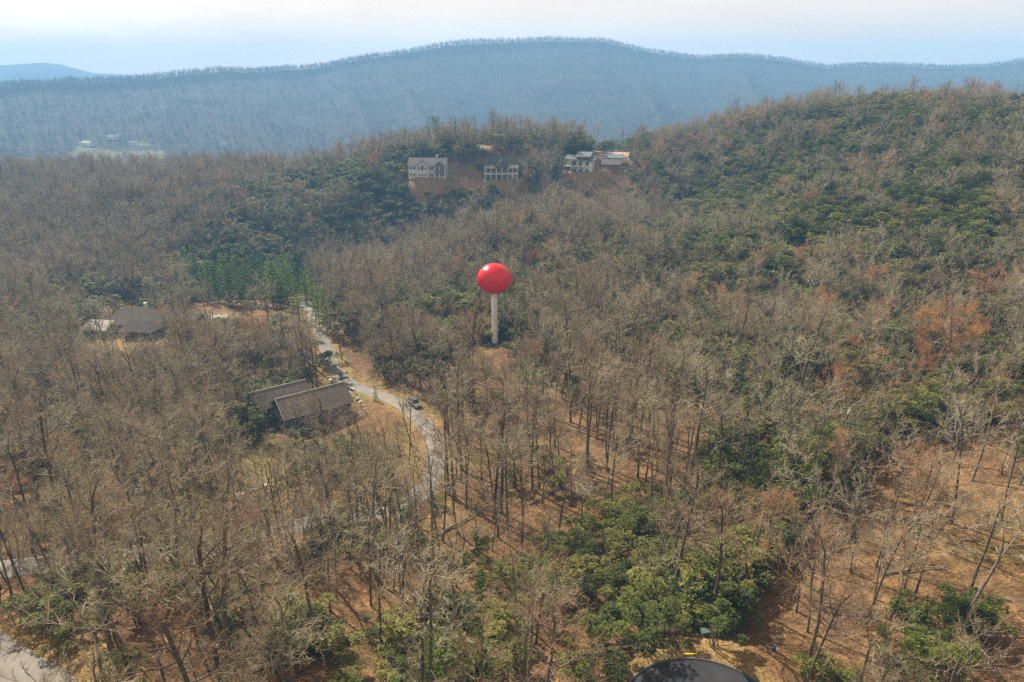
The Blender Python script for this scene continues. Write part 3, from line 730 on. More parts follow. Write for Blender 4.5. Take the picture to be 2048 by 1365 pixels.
def pin_ok(X, Y, Z, H, rad):
    """trees short enough, or off to the side, so the foot of the pin stays in sight"""
    a = math.atan2(PIN[0], PIN[1]); L = math.hypot(*PIN); along = X * math.sin(a) + Y * math.cos(a); across = X * math.cos(a) - Y * math.sin(a)
    pz = gz(*PIN); near = (np.abs(across) < 2.2 + rad) & (along < L + 4) & (along > 40)
    sight = CAM_Z + (pz - CAM_Z) * along / L
    return ~(near & (Z + H > sight + 0.5))
def see_ok(X, Y, Z, H, soft=1.0):
    x0, y0, _ = project(X, Y, Z + H * .35); x1, y1, _ = project(X, Y, Z + H)
    keep = np.ones(len(X)); d0 = np.hypot(X, Y)
    for poly, ch in CLEAR:
        c = np.mean(poly, axis=0); h = hit(*c); lim = np.hypot(*h) + 4 if h is not None else 1e9
        inside = np.zeros(len(X), bool)
        for f in np.linspace(0, 1, 6):
            for o in (-.12, 0, .12): inside |= inpoly(x0 + (x1 - x0) * f + o * np.abs(y0 - y1), y0 + (y1 - y0) * f, poly)
        keep = np.where(inside & (d0 < lim), np.minimum(keep, ch), keep)
    return rs.rand(len(X)) < keep ** soft
# --- hardwoods
X, Y = jgrid(4.05, 44, 760)
Z = ground(X, Y); PX, PY, PD = project(X, Y, Z)
dens = np.full(len(X), .80) * (1 + .35 * vnoise(X / 22.0, Y / 22.0))
for p, v in OPEN: dens = np.where(inpoly(PX, PY, p), dens * v, dens)
dens = np.where(np.hypot(X, Y) < 150, dens * .82, dens)
gr = in_any(PX, PY, GREEN)
dens = dens * (1 - .93 * gr * np.clip(1 + 1.6 * vnoise(X / 14.0 + 7, Y / 14.0), .45, 1.15))
m = (rs.rand(len(X)) < dens) & usable(X, Y, .7) & (PX > -320) & (PX < 2370)
X, Y, Z, PX, PY, PD = (a[m] for a in (X, Y, Z, PX, PY, PD))
K = rs.choice(len(HW), len(X), p=[.13, .11, .11, .11, .07, .12, .11, .07, .09, .08])
ridge = (PY < 360) & (PX < 1420)
K = np.where(ridge & (rs.rand(len(X)) < .75), rs.choice([0, 3, 6, 7], len(X)), K)
SCL = rs.uniform(.62, 1.15, len(X)) * np.where(ridge, .86, 1.0)
hill = inpoly(PX, PY, [(1300,800),(1250,300),(2400,100),(2400,900)]); SCL = np.where(hill, SCL * .82, SCL)
ctr = inpoly(PX, PY, OPEN[0][0]) & (rs.rand(len(X)) < .8); K = np.where(ctr, rs.choice([0, 3, 6, 7], len(X)), K); SCL = np.where(ctr, rs.uniform(.85, 1.2, len(X)), SCL)
H = np.array(HW_H)[K] * SCL
# red-budding trees: known spots first (foot under the photo's coloured crown), then a sprinkle
RED = [(1000,900,1),(1520,580,0),(1480,720,1),(1850,760,3),(1905,775,3),(1880,735,3),(1990,490,1),(1640,880,1),(600,1040,0),(660,1050,1),(790,690,0),(160,1035,2),(500,730,1),(440,745,0),(180,680,0),(215,680,1),
       (310,690,1),(950,560,0),(920,590,2),(480,460,0),(350,520,2),(140,480,0),(620,480,1),(880,445,0),(1240,420,1),(930,410,1),(1020,410,1),(1300,300,0),(1310,250,2),(1570,430,1),(1700,820,1),
       (1560,430,0),(1230,440,0),(1130,300,0),(870,430,0),(640,560,0),(600,640,0),(2010,650,1),(1740,640,0),(1880,300,0),(1640,300,1),(1430,680,0),(30,690,0),(560,400,0),(430,330,2),(500,330,2),(1100,930,2),
       (1820,1060,0),(1780,1240,0),(1660,1010,2),(700,640,0),(40,1100,0),(300,640,0),(1150,400,1),(700,400,0),(270,420,0),(790,760,0)]
rx, ry, rk = [], [], []
for a, b, k in RED:
    h_ = hit(a, b)
    if h_ is not None: rx.append(h_[0]); ry.append(h_[1]); rk.append(k)
_L = ROADS['road'][0]; _lx, _ly, _ = project(_L[:, 0], _L[:, 1], ground(_L[:, 0], _L[:, 1])); _L = _L[(_ly > 985)]
_sel = np.concatenate([_L, _L[::2]]); _off = np.array([0.1, -1.0]) * rs.uniform(2.6, 13.0, len(_sel))[:, None] + rs.normal(0, .7, (len(_sel), 2)); _q = _sel + _off
_L2 = ROADS['road'][0]; _m2 = (_ly > 872) & (_ly <= 1000); _t2 = np.gradient(_L2, axis=0); _t2 /= np.linalg.norm(_t2, axis=1)[:, None]; _n2 = np.stack([_t2[:, 1], -_t2[:, 0]], 1)
_w2 = rs.choice([-1, 1], len(_L2)) * rs.uniform(2.8, 6.5, len(_L2)); _q = np.concatenate([_q, (_L2 + _n2 * _w2[:, None])[_m2]])
_q = _q[road_dist(_q[:, 0], _q[:, 1])[0] > .5]
X = np.append(X, _q[:, 0]); Y = np.append(Y, _q[:, 1]); Z = ground(X, Y); _k = rs.choice([1, 2, 5, 5, 8, 8, 9, 4], len(_q)); K = np.append(K, _k); SCL = np.append(SCL, rs.uniform(.55, 1.1, len(_q))); H = np.array(HW_H)[K] * SCL
q = rs.rand(len(X)) < .0205; q &= pin_ok(X, Y, Z, H * 0 + 30, 2)
for i in np.nonzero(q)[0]: rx.append(X[i]); ry.append(Y[i]); rk.append(int(rs.choice([0, 1, 2])))
X, Y, Z, K, SCL, H = (a[~q] for a in (X, Y, Z, K, SCL, H))
rx, ry, rk = np.array(rx), np.array(ry), np.array(rk); rz = ground(rx, ry); rsc = rs.uniform(.8, 1.15, len(rx)); rsc = np.where(rk == 3, 1.1, rsc); rh = np.array(BT_H)[rk] * rsc
m = usable(rx, ry, 1.5) & see_ok(rx, ry, rz, rh, .5) & pin_ok(rx, ry, rz, rh, 3.0); rx, ry, rz, rk, rsc, rh = (a[m] for a in (rx, ry, rz, rk, rsc, rh))
m = see_ok(X, Y, Z, H) ; X, Y, Z, K, SCL, H = (a[m] for a in (X, Y, Z, K, SCL, H))
bad = ~pin_ok(X, Y, Z, H, 3.2); SCL = np.where(bad & (rs.rand(len(X)) < .6), SCL * .42, SCL); H = np.array(HW_H)[K] * SCL
m = pin_ok(X, Y, Z, H, 3.0); X, Y, Z, K, SCL, H = (a[m] for a in (X, Y, Z, K, SCL, H))
ROTZ = rs.uniform(0, 6.28, len(X))
# --- scattering of what nobody could count, as one object of instances
def scatter(name, label, pts, idx, rotz, scl, meshes, tiltx=None):
    hid = bpy.data.collections.new(name + '_sources')
    for i, me in enumerate(meshes):
        o = bpy.data.objects.new('%s_source_%02d' % (name, i), me); hid.objects.link(o)
    me = bpy.data.meshes.new(name); me.vertices.add(len(pts)); me.vertices.foreach_set('co', np.asarray(pts, np.float32).ravel())
    a = me.attributes.new('idx', 'INT', 'POINT'); a.data.foreach_set('value', np.asarray(idx, np.int32))
    rot = np.zeros((len(pts), 3), np.float32); rot[:, 2] = rotz; rot[:, 0] = rs.normal(0, .05, len(pts)); rot[:, 1] = rs.normal(0, .05, len(pts))
    a = me.attributes.new('rot', 'FLOAT_VECTOR', 'POINT'); a.data.foreach_set('vector', rot.ravel())
    s = np.asarray(scl, np.float32); s3 = np.stack([s * rs.uniform(.9, 1.15, len(s)), s * rs.uniform(.9, 1.15, len(s)), s], 1).astype(np.float32)
    a = me.attributes.new('scl', 'FLOAT_VECTOR', 'POINT'); a.data.foreach_set('vector', s3.ravel())
    me.update()
    o = link(name, me); tag(o, label, kind='stuff')
    t = bpy.data.node_groups.new(name, 'GeometryNodeTree')
    t.interface.new_socket('Geometry', in_out='INPUT', socket_type='NodeSocketGeometry'); t.interface.new_socket('Geometry', in_out='OUTPUT', socket_type='NodeSocketGeometry')
    N, L = t.nodes, t.links
    gi, go = N.new('NodeGroupInput'), N.new('NodeGroupOutput'); iop = N.new('GeometryNodeInstanceOnPoints'); ci = N.new('GeometryNodeCollectionInfo')
    ci.inputs['Collection'].default_value = hid; ci.inputs['Separate Children'].default_value = True; ci.inputs['Reset Children'].default_value = True
    iop.inputs['Pick Instance'].default_value = True
    def at(nm, ty):
        n = N.new('GeometryNodeInputNamedAttribute'); n.data_type = ty; n.inputs['Name'].default_value = nm; return n.outputs['Attribute']
    L.new(gi.outputs[0], iop.inputs['Points']); L.new(ci.outputs[0], iop.inputs['Instance']); L.new(at('idx', 'INT'), iop.inputs['Instance Index'])
    L.new(at('rot', 'FLOAT_VECTOR'), iop.inputs['Rotation']); L.new(at('scl', 'FLOAT_VECTOR'), iop.inputs['Scale']); L.new(iop.outputs[0], go.inputs[0])
    md = o.modifiers.new('scatter', 'NODES'); md.node_group = t
    return o
def joined(name, a, b):                   # both meshes of a plant as one, for the mass far off
    def arr(me):
        v = np.empty(len(me.vertices) * 3, np.float32); me.vertices.foreach_get('co', v)
        li = np.empty(len(me.loops), np.int32); me.loops.foreach_get('vertex_index', li)
        st = np.empty(len(me.polygons), np.int32); me.polygons.foreach_get('loop_start', st)
        mi = np.empty(len(me.polygons), np.int32); me.polygons.foreach_get('material_index', mi); return v, li, st, mi
    A, B = arr(a), arr(b); me = bpy.data.meshes.new(name)
    me.vertices.add((len(A[0]) + len(B[0])) // 3); me.vertices.foreach_set('co', np.concatenate([A[0], B[0]]))
    me.loops.add(len(A[1]) + len(B[1])); me.loops.foreach_set('vertex_index', np.concatenate([A[1], B[1] + len(A[0]) // 3]))
    me.polygons.add(len(A[2]) + len(B[2])); me.polygons.foreach_set('loop_start', np.concatenate([A[2], B[2] + len(A[1])]))
    off = len(a.materials) if a.materials[0] != b.materials[0] else 0
    me.polygons.foreach_set('material_index', np.concatenate([A[3], B[3] + off]))
    for m in a.materials: me.materials.append(m)
    if off:
        for m in b.materials: me.materials.append(m)
    else:
        for m in list(b.materials)[len(a.materials):]: me.materials.append(m)
    me.update(calc_edges=True); return me
def pick_largest(X, Y, Z, H, n):
    a, b, d = project(X, Y, Z + H * .6); inside = (a > 5) & (a < 2043) & (b > 5) & (b < 1400)
    sc_ = np.where(inside, H / d, 0); o = np.argsort(-sc_)[:n]; m = np.zeros(len(X), bool); m[o[sc_[o] > 0]] = True; return m
def plant(name, root_loc, rz, sc, parts):
    e = empty(name, root_loc, rz); e.scale = (sc, sc, sc)
    for pn, me in parts: 
        o = bpy.data.objects.new(pn, me); COL.objects.link(o); o.parent = e
    return e
PARTS_T = ('trunk', 'crown')
big = pick_largest(X, Y, Z, H, 300)
for i in np.nonzero(big)[0]:
    e = plant('bare_tree', (X[i], Y[i], Z[i]), ROTZ[i], SCL[i], list(zip(PARTS_T, HW[K[i]])))
    a, b, _ = project(X[i], Y[i], Z[i]); zn = zone(float(a), float(b))
    tag(e, '%s bare tree %s' % (LOOKS[K[i]][0], zn), 'tree', '%s bare trees %s' % (LOOKS[K[i]][0], zn))
s = ~big
HWJ = [joined('bare_tree_mass', a, b) for a, b in HW]
scatter('bare_forest', 'leafless grey-brown spring forest covering the slopes', np.stack([X, Y, Z], 1)[s], K[s], ROTZ[s], SCL[s], HWJ)
for i in range(len(rx)):
    e = plant('budding_tree', (rx[i], ry[i], rz[i]), rs.uniform(0, 6.28), rsc[i], list(zip(PARTS_T, BT[rk[i]])))
    a, b, _ = project(rx[i], ry[i], rz[i]); zn = zone(float(a), float(b))
    w = BT_LOOKS[rk[i]]; col = 'orange' if rk[i] == 3 else 'red'
    tag(e, '%s %s-budding tree %s' % (w.replace(' orange', ''), col, zn), 'tree', '%s budding trees %s' % (w, zn))
# --- evergreen thickets
X2, Y2 = jgrid(2.9, 44, 620)
Z2 = ground(X2, Y2); PX2, PY2, PD2 = project(X2, Y2, Z2)
gr = in_any(PX2, PY2, GREEN)
base = np.where(PY2 > 700, .085, .18) + .05 * (vnoise(X2 / 30.0 + 40, Y2 / 30.0) > .25)
pr = np.where(gr > 0, gr * (1.0 + .9 * vnoise(X2 / 9.0, Y2 / 9.0)), base)
for p, v in OPEN[3:]: pr = np.where(inpoly(PX2, PY2, p), pr * v, pr)
pr = np.where(inpoly(PX2, PY2, OPEN[1][0]), pr * .15, pr)
m = (rs.rand(len(X2)) < pr) & usable(X2, Y2, 1.5) & (PX2 > -200) & (PX2 < 2250) & (PY2 > 150)
X2, Y2, Z2 = X2[m], Y2[m], Z2[m]
K2 = rs.choice(4, len(X2)); S2 = rs.uniform(.6, 1.3, len(X2)) * np.where(np.hypot(X2, Y2) > 140, np.where(np.hypot(X2, Y2) > 200, 2.5, 1.9), 1.2)
H2 = np.array([2.3, 2.8, 4.2, 3.2])[K2] * S2
m = see_ok(X2, Y2, Z2, H2) & pin_ok(X2, Y2, Z2, H2, 6.0); X2, Y2, Z2, K2, S2, H2 = (a[m] for a in (X2, Y2, Z2, K2, S2, H2)); RZ2 = rs.uniform(0, 6.28, len(X2))
_b = np.array([(1395,1275),(1440,1235),(1500,1165),(1560,1100),(1610,1030),(1660,985),(1720,925),(1790,880),(1900,850),(2020,820)], float)
_e = []
for k in range(len(_b) - 1):
    for t in rs.rand(7):
        h_ = hit(*(_b[k] + (_b[k + 1] - _b[k]) * t + rs.normal(0, 1, 2) * (16, 10) - (14, 14)))
        if h_ is not None: _e.append(h_)
_b = np.array([(1470,930),(1540,820),(1620,745),(1730,705),(1860,690),(1980,655)], float)
for k in range(len(_b) - 1):
    for t in rs.rand(8):
        h_ = hit(*(_b[k] + (_b[k + 1] - _b[k]) * t + rs.normal(0, 1, 2) * (18, 12)))
        if h_ is not None: _e.append(h_)
_e = np.array(_e); n_ = len(_e); _k = rs.choice([0, 1, 2, 3], n_); _s = rs.uniform(1.3, 2.2, n_)
X2 = np.append(X2, _e[:, 0]); Y2 = np.append(Y2, _e[:, 1]); Z2 = ground(X2, Y2); K2 = np.append(K2, _k); S2 = np.append(S2, _s); RZ2 = np.append(RZ2, rs.uniform(0, 6.28, n_)); H2 = np.array([2.3, 2.8, 4.2, 3.2])[K2] * S2
big2 = pick_largest(X2, Y2, Z2, H2, 300)
for i in np.nonzero(big2)[0]:
    e = plant('evergreen_shrub', (X2[i], Y2[i], Z2[i]), RZ2[i], S2[i], list(zip(('stems', 'leaves'), RH[K2[i]])))
    a, b, _ = project(X2[i], Y2[i], Z2[i]); zn = zone(float(a), float(b))
    tag(e, '%s evergreen shrub %s' % (RH_LOOKS[K2[i]], zn), 'shrub', '%s evergreen shrubs %s' % (RH_LOOKS[K2[i]], zn))
RHJ = [joined('thicket_mass', a, b) for a, b in RH]; s = ~big2
scatter('evergreen_thicket', 'dark green laurel thickets on the slopes', np.stack([X2, Y2, Z2], 1)[s], K2[s], RZ2[s], S2[s], RHJ)
# --- twiggy understorey
X3, Y3 = jgrid(4.6, 44, 330)
Z3 = ground(X3, Y3); PX3, PY3, _ = project(X3, Y3, Z3); pr = np.full(len(X3), .38)
for p, v in OPEN: pr = np.where(inpoly(PX3, PY3, p), pr * v, pr)
m = (rs.rand(len(X3)) < pr * 1.5) & usable(X3, Y3, .4) & pin_ok(X3, Y3, Z3, 4.0, 2.0); X3, Y3, Z3 = X3[m], Y3[m], Z3[m]; S3 = rs.uniform(.5, 1.2, len(X3))
m = see_ok(X3, Y3, Z3, S3 * 4); X3, Y3, Z3, S3 = X3[m], Y3[m], Z3[m], S3[m]
BR = []
for i in range(4):
    me = brush(500 + i, 4.0 + i * .5).mesh('brush'); me.materials.append(M_BRUSH); BR.append(me)
scatter('undergrowth', 'thin bare saplings and brush between the trees', np.stack([X3, Y3, Z3], 1), rs.choice(4, len(X3)), rs.uniform(0, 6.28, len(X3)), S3, BR)
# --- conifers
def conifers():
    spots = []
    for k in range(85):
        a = 360 + 265 * rs.rand(); b = 575 + 45 * rs.rand() - .05 * abs(a - 500)
        spots.append((a, b, rs.choice([0, 1]), rs.uniform(.9, 1.4), 'tall green spruce in the conifer stand above the road'))
    for a, b in ((575,600),(600,640),(612,610),(632,640),(640,655),(655,660)): spots.append((a, b, 1, 1.05, 'tall dark spruce by the upper end of the road'))
    out = [(1005,330,0,1.0,'left one of two dark cone-shaped evergreens behind the middle house'),(1030,330,0,1.05,'right one of two dark cone-shaped evergreens behind the middle house'),
           (985,322,2,.5,'small dark evergreen left of the two behind the middle house'),(1150,310,1,.85,'narrow green conifer left of the white modern house'),
           (752,805,2,.36,'small dark cone-shaped evergreen on the lawn by the road'),(965,1165,2,.42,'small bright green pine in leaf litter at bottom middle'),
           (960,1195,2,.38,'lower one of two small green pines at bottom middle'),(1460,1225,2,.30,'little bright green pine above the cul-de-sac'),(820,735,2,.6,'dark green pine left of the red pin'),
           (810,765,2,.45,'green pine just above the road bend'),(770,745,2,.4,'small pine standing alone left of the pines by the road bend'),(1320,1010,2,.3,'small bright green pine on the brown slope'),
           (1110,1200,2,.35,'small pine among long tree shadows'),(880,1400,2,.8,'large green pine at the bottom edge'),(960,1380,2,.75,'broad bright pine beside the large bottom pine')]
    for a, b, k, sc_, lab in spots + out:
        h = hit(a, b)
        if h is None: continue
        z = gz(*h)
        e = plant('conifer', (h[0], h[1], z), rs.uniform(0, 6.28), sc_, list(zip(PARTS_T, CN[k])))
        g = 'spruces in the conifer stand' if 'stand above' in lab else ('spruces by the upper road' if 'upper end' in lab else None)
        tag(e, lab, 'evergreen tree', g)
    for a, b, k, sc_, lab in ((755,305,0,.95,'leftmost flat-topped pine on the ridge skyline'),(788,308,1,.95,'small pine close left of the tallest ridge pine'),(812,308,0,1.05,'tallest dark pine on the ridge above the grey house'),
                              (872,308,1,1.0,'flat-topped pine on the ridge right of the tallest pine'),(1240,292,0,1.05,'lone pine on the ridge right of the white modern house')):
        h = hit(a, b)
        if h is None: continue
        e = plant('pine_tree', (h[0], h[1], gz(*h)), rs.uniform(0, 6.28), sc_, list(zip(PARTS_T, PN[k]))); tag(e, lab, 'pine')
conifers()
# --- forest of the far mountain
def mountain_forest():
    meshes = []
    for i in range(4):
        T, C, tips = hardwood(700 + i, h=15, fork=(.4, .8, .45, .78)[i], first=.15, spread=(1.2, 1, 1.3, .9)[i], nlimb=10, nb=4, nt=3, lod=1, twig=.035)
        a, b = T.mesh('t'), C.mesh('c')
        for q in (a, b): q.materials.append(M_FAR); q.materials.append(M_FAR)
        meshes.append(joined('far_tree', a, b))
    n = 9000
    az = rs.uniform(R(-41), R(41), n); t = rs.rand(n); D = np.interp(az, _ca, _cd); r = np.sqrt(1000 ** 2 + t * ((D + 25) ** 2 - 1000 ** 2))
    a2 = np.linspace(R(-41), R(41), 2600); a2 = np.concatenate([a2] * 3); a2 = a2 + rs.normal(0, R(.02), len(a2)); r2 = np.interp(a2, _ca, _cd) + rs.uniform(-70, 16, len(a2))
    az = np.concatenate([az, a2]); r = np.concatenate([r, r2]); x, y = r * np.sin(az), r * np.cos(az)
    mk = patch_masks(x, y)['field']; m = mk < .5; x, y = x[m], y[m]; z = ground(x, y)
    px, py, _ = project(x, y, z + 20); m = (px > -60) & (px < 2110); x, y, z = x[m], y[m], z[m]
    scatter('mountain_forest', 'bare forest clothing the far blue mountain and its crest', np.stack([x, y, z - .3], 1), rs.choice(4, len(x)), rs.uniform(0, 6.28, len(x)), rs.uniform(.7, 1.15, len(x)), meshes)
mountain_forest()
print('COUNT trees', len(X), 'red', len(rx), 'shrubs', len(X2), 'brush', len(X3))
# ------------------------------------------------------------------ houses
SMOOTH[0] = False
M_WALL_GREY = simple('grey_siding', (.58, .60, .61), .8, .2, .08, .8); M_WALL_DARK = simple('slate_siding', (.10, .125, .15), .8, .2, .12, .8)
M_WALL_OLIVE = simple('olive_siding', (.24, .245, .21), .8, .2, .12, .8); M_WALL_WHITE = simple('white_render', (.74, .74, .72), .8, .2, .05, .6)
M_WALL_BROWN = simple('brown_siding', (.20, .165, .13), .8, .2, .15, .8)
M_ROOF_GREY = simple('grey_shingle', (.20, .205, .21), 1.0, .02, .18, 1.4); M_ROOF_OLIVE = simple('green_shingle', (.085, .092, .08), 1.0, .02, .18, 1.4)
M_ROOF_BLUE = simple('blue_metal_roof', (.12, .15, .18), .7, .3, .10, .5); M_ROOF_WORN = simple('worn_shingle', (.19, .17, .15), 1.0, .02, .25, 1.2)
M_ROOF_PALE = simple('pale_metal_roof', (.42, .40, .37), .8, .2, .15, .8)
M_TRIM = simple('white_trim', (.72, .72, .70), .7, .3, .05, 2); M_TIMBER = simple('timber', (.25, .16, .09), .8, .2, .2, 2)
M_GLASS = simple('window_glass', (.035, .045, .055), .12, .6, .1, 1); M_DARK = simple('dark_metal', (.04, .042, .045), .5, .4, .15, 2)
M_STONE = simple('pale_stone', (.60, .57, .52), .9, .2, .3, 2.5)
BOXF = np.array([[0, 3, 2, 1], [4, 5, 6, 7], [0, 1, 5, 4], [1, 2, 6, 5], [2, 3, 7, 6], [3, 0, 4, 7]])
def box(B, x0, x1, y0, y1, z0, z1, m=0):
    B.raw([(x0, y0, z0), (x1, y0, z0), (x1, y1, z0), (x0, y1, z0), (x0, y0, z1), (x1, y0, z1), (x1, y1, z1), (x0, y1, z1)], BOXF, m)
def slab(B, q, th, m=0):
    q = np.array(q, float); n = np.cross(q[1] - q[0], q[3] - q[0]); n /= np.linalg.norm(n)
    if n[2] < 0: n = -n
    lo = q - n * th; B.raw(np.concatenate([lo, q]), BOXF, m)
def gable_body(B, x0, x1, y0, y1, z0, ze, zr, axis='x', m=0):
    """walls with a pointed end; the ridge runs along axis"""
    if axis == 'x':
        c = (y0 + y1) / 2; e = [[(x, y0, z0), (x, y1, z0), (x, y1, ze), (x, c, zr), (x, y0, ze)] for x in (x0, x1)]
    else:
        c = (x0 + x1) / 2; e = [[(x0, y, z0), (x1, y, z0), (x1, y, ze), (c, y, zr), (x0, y, ze)] for y in (y0, y1)]
    V = e[0] + e[1]; B.raw(V, [[0, 1, 6, 5], [1, 2, 7, 6], [2, 3, 8, 7], [3, 4, 9, 8], [4, 0, 5, 9]], m)
    B.raw(V, [[0, 1, 2], [0, 2, 4], [2, 3, 4], [5, 7, 6], [5, 9, 7], [7, 9, 8]], m)
def gable_roof(B, x0, x1, y0, y1, ze, zr, axis='x', o=.5, th=.22, m=0):
    if axis == 'x':
        c = (y0 + y1) / 2; s = (zr - ze) / (c - y0); zl = ze - o * s + .12; zr += .12
        slab(B, [(x0 - o, y0 - o, zl), (x1 + o, y0 - o, zl), (x1 + o, c, zr), (x0 - o, c, zr)], th, m); slab(B, [(x0 - o, c + .004, zr), (x1 + o, c + .004, zr), (x1 + o, y1 + o, zl), (x0 - o, y1 + o, zl)], th, m)
    else:
        c = (x0 + x1) / 2; s = (zr - ze) / (c - x0); zl = ze - o * s + .12; zr += .12
        slab(B, [(x0 - o, y0 - o, zl), (c, y0 - o, zr), (c, y1 + o, zr), (x0 - o, y1 + o, zl)], th, m); slab(B, [(c + .004, y0 - o, zr), (x1 + o, y0 - o, zl), (x1 + o, y1 + o, zl), (c + .004, y1 + o, zr)], th, m)
def part(name, B, m, parent, label=None):
    o = link(name, B.mesh(name), [m], parent)
    if label: o['label'] = label
    return o
def window(root, x, z, w, h, y, arch=False, side=None):
    """a framed window on a wall that faces -y (or, with side, the wall at x that faces -x)"""
    f, g = Bag(), Bag(); t = .1
    def bx(B, a0, a1, z0, z1, d0, d1):
        if side is None: box(B, a0, a1, y - d1, y - d0, z0, z1)
        else: box(B, x - d1, x - d0, a0, a1, z0, z1)
    c = x if side is None else y
    for a0, a1, z0, z1 in ((c - w / 2 - t, c - w / 2, z - t, z + h + t), (c + w / 2, c + w / 2 + t, z - t, z + h + t), (c - w / 2, c + w / 2, z - t, z), (c - w / 2, c + w / 2, z + h, z + h + t), (c - .03, c + .03, z, z + h)): bx(f, a0, a1, z0, z1, .002, .09)
    bx(g, c - w / 2, c + w / 2, z, z + h, .004, .03)
    if arch:
        n = 9; th = np.linspace(0, np.pi, n); V = [(x + w / 2 * math.cos(a), y - .05, z + h + t + w / 2 * math.sin(a)) for a in th] + [(x, y - .05, z + h + t)]
        V += [(v[0], y - .01, v[2]) for v in V]
        g.raw(V, [[i, i + 1, n] for i in range(n - 1)]); g.raw(V, [[i, i + 1, i + n + 2, i + n + 1] for i in range(n - 1)])
    fo = part('window', f, M_TRIM, root); part('pane', g, M_GLASS, fo); return fo
def house_at(name, p, rz, label, dz=0.0):
    e = empty(name, (p[0], p[1], gz(*p) + dz), rz); tag(e, label, 'house'); return e
def grey_house():
    p = H_RIDGE[0]; r = house_at('house', p, R(-4), 'pale grey two-storey house with grey gabled roof, leftmost of the three on the ridge', .2)
    b = Bag(); gable_body(b, -10.5, 10.5, -5.5, 5.5, -1.2, 6.2, 9.6); part('wall', b, M_WALL_GREY, r)
    b = Bag(); gable_roof(b, -10.5, 10.5, -5.5, 5.5, 6.2, 9.6); rf = part('roof', b, M_ROOF_GREY, r)
    b = Bag(); box(b, 4.2, 5.2, 1.0, 2.0, 8.2, 11.0); part('chimney', b, M_STONE, rf)
    b = Bag(); gable_body(b, -5.6, .8, -6.6, -4.0, -1.2, 6.2, 8.9, 'y'); part('gable_bay', b, M_WALL_GREY, r)
    b = Bag(); gable_roof(b, -5.6, .8, -6.6, -.6, 6.2, 8.9, 'y', .45); part('gable_roof', b, M_ROOF_GREY, rf)
    b = Bag(); gable_body(b, 4.6, 10.2, -7.6, -5.6, 6.0, 6.2, 8.5, 'y'); part('porch_gable', b, M_TIMBER, r)
    b = Bag(); gable_roof(b, 4.6, 10.2, -7.6, -1.2, 6.2, 8.5, 'y', .45); part('porch_roof', b, M_ROOF_GREY, rf)
    b = Bag(); box(b, 4.4, 10.4, -8.0, -5.52, 2.7, 2.95); [box(b, x, x + .1, -8.0, -7.9, 2.95, 3.9) for x in np.arange(4.4, 10.3, .75)]; box(b, 4.4, 10.4, -8.02, -7.88, 3.9, 4.0); dk = part('deck', b, M_TIMBER, r)
    for x in (4.6, 7.3, 10.0):
        c = Bag(); box(c, x, x + .22, -7.8, -7.58, -1.4, 6.0); part('post', c, M_TRIM, r)
    for x in (-9.2, -7.2): window(r, x, 3.8, 1.1, 1.5, -5.5); window(r, x, .4, 1.0, 1.3, -5.5)
    window(r, -2.4, 3.6, 1.5, 1.9, -6.6, True)
    for x in (-4.3, -.5): window(r, x, 3.8, 1.0, 1.5, -6.6)
    for x in (-4.2, -2.4, -.6): window(r, x, .4, 1.0, 1.3, -6.6)
    for x in (2.2, 3.4): window(r, x, 3.6, 1.0, 1.8, -5.5); window(r, x, .3, 1.0, 1.5, -5.5)
    for x in (5.6, 7.4, 9.2): window(r, x, 3.0, 1.3, 2.2, -5.5); window(r, x, .1, 1.3, 2.0, -5.5)
def olive_house():
    p = H_RIDGE[1]; r = house_at('house', p, R(2), 'dark green-roofed house with two levels of white-columned porch, middle of the three on the ridge', .2)
    b = Bag(); gable_body(b, -9.5, 8.5, -5, 6, -2.0, 6.6, 11.0); part('wall', b, M_WALL_OLIVE, r)
    b = Bag(); gable_roof(b, -9.5, 8.5, -5, 6, 6.6, 11.0, 'x', .6); rf = part('roof', b, M_ROOF_OLIVE, r)
    b = Bag(); gable_body(b, -3.6, 3.0, -8.0, -4.6, 6.2, 6.4, 10.2, 'y'); part('gable', b, M_WALL_BROWN, r)
    b = Bag(); gable_roof(b, -3.6, 3.0, -8.0, -.2, 6.4, 10.2, 'y', .5); part('gable_roof', b, M_ROOF_OLIVE, rf)
    b = Bag(); slab(b, [(-9.9, -8.3, 5.9), (-4.1, -8.3, 5.9), (-4.1, -4.6, 7.2), (-9.9, -4.6, 7.2)], .2); slab(b, [(3.5, -8.3, 5.9), (8.9, -8.3, 5.9), (8.9, -4.6, 7.2), (3.5, -4.6, 7.2)], .2); part('porch_roof', b, M_ROOF_WORN, rf)
    b = Bag(); box(b, -9.7, 8.7, -8.1, -5.004, 2.6, 2.95); part('porch_floor', b, M_TRIM, r)
    b = Bag(); box(b, -9.7, 8.7, -8.1, -5.004, -1.6, -1.3); part('terrace', b, M_CONC, r)
    b = Bag(); box(b, -9.7, 8.7, -8.08, -7.98, 3.8, 3.9); [box(b, x, x + .06, -8.06, -8.0, 2.95, 3.8) for x in np.arange(-9.6, 8.6, .5)]; part('railing', b, M_TRIM, r)
    for x in (-9.5, -6.4, -3.4, -.2, 2.8, 5.6, 8.3):
        for z0, z1 in ((-1.3, 2.6), (2.95, 6.0)):
            c = Bag(); box(c, x, x + .3, -8.0, -7.7, z0, z1); part('column', c, M_TRIM, r)
    for x in (-8, -5, -1.8, .8, 4.2, 7.0): window(r, x, 3.1, 1.8, 2.2, -5.0); window(r, x, -1.1, 1.8, 2.2, -5.0)
    b = Bag(); gable_body(b, 8.6, 14.5, -2, 6, -2, 5.6, 8.6); part('annex', b, M_WALL_BROWN, r); b = Bag(); gable_roof(b, 8.75, 14.5, -2, 6, 5.6, 8.6, 'x', .1); part('annex_roof', b, M_ROOF_WORN, rf)
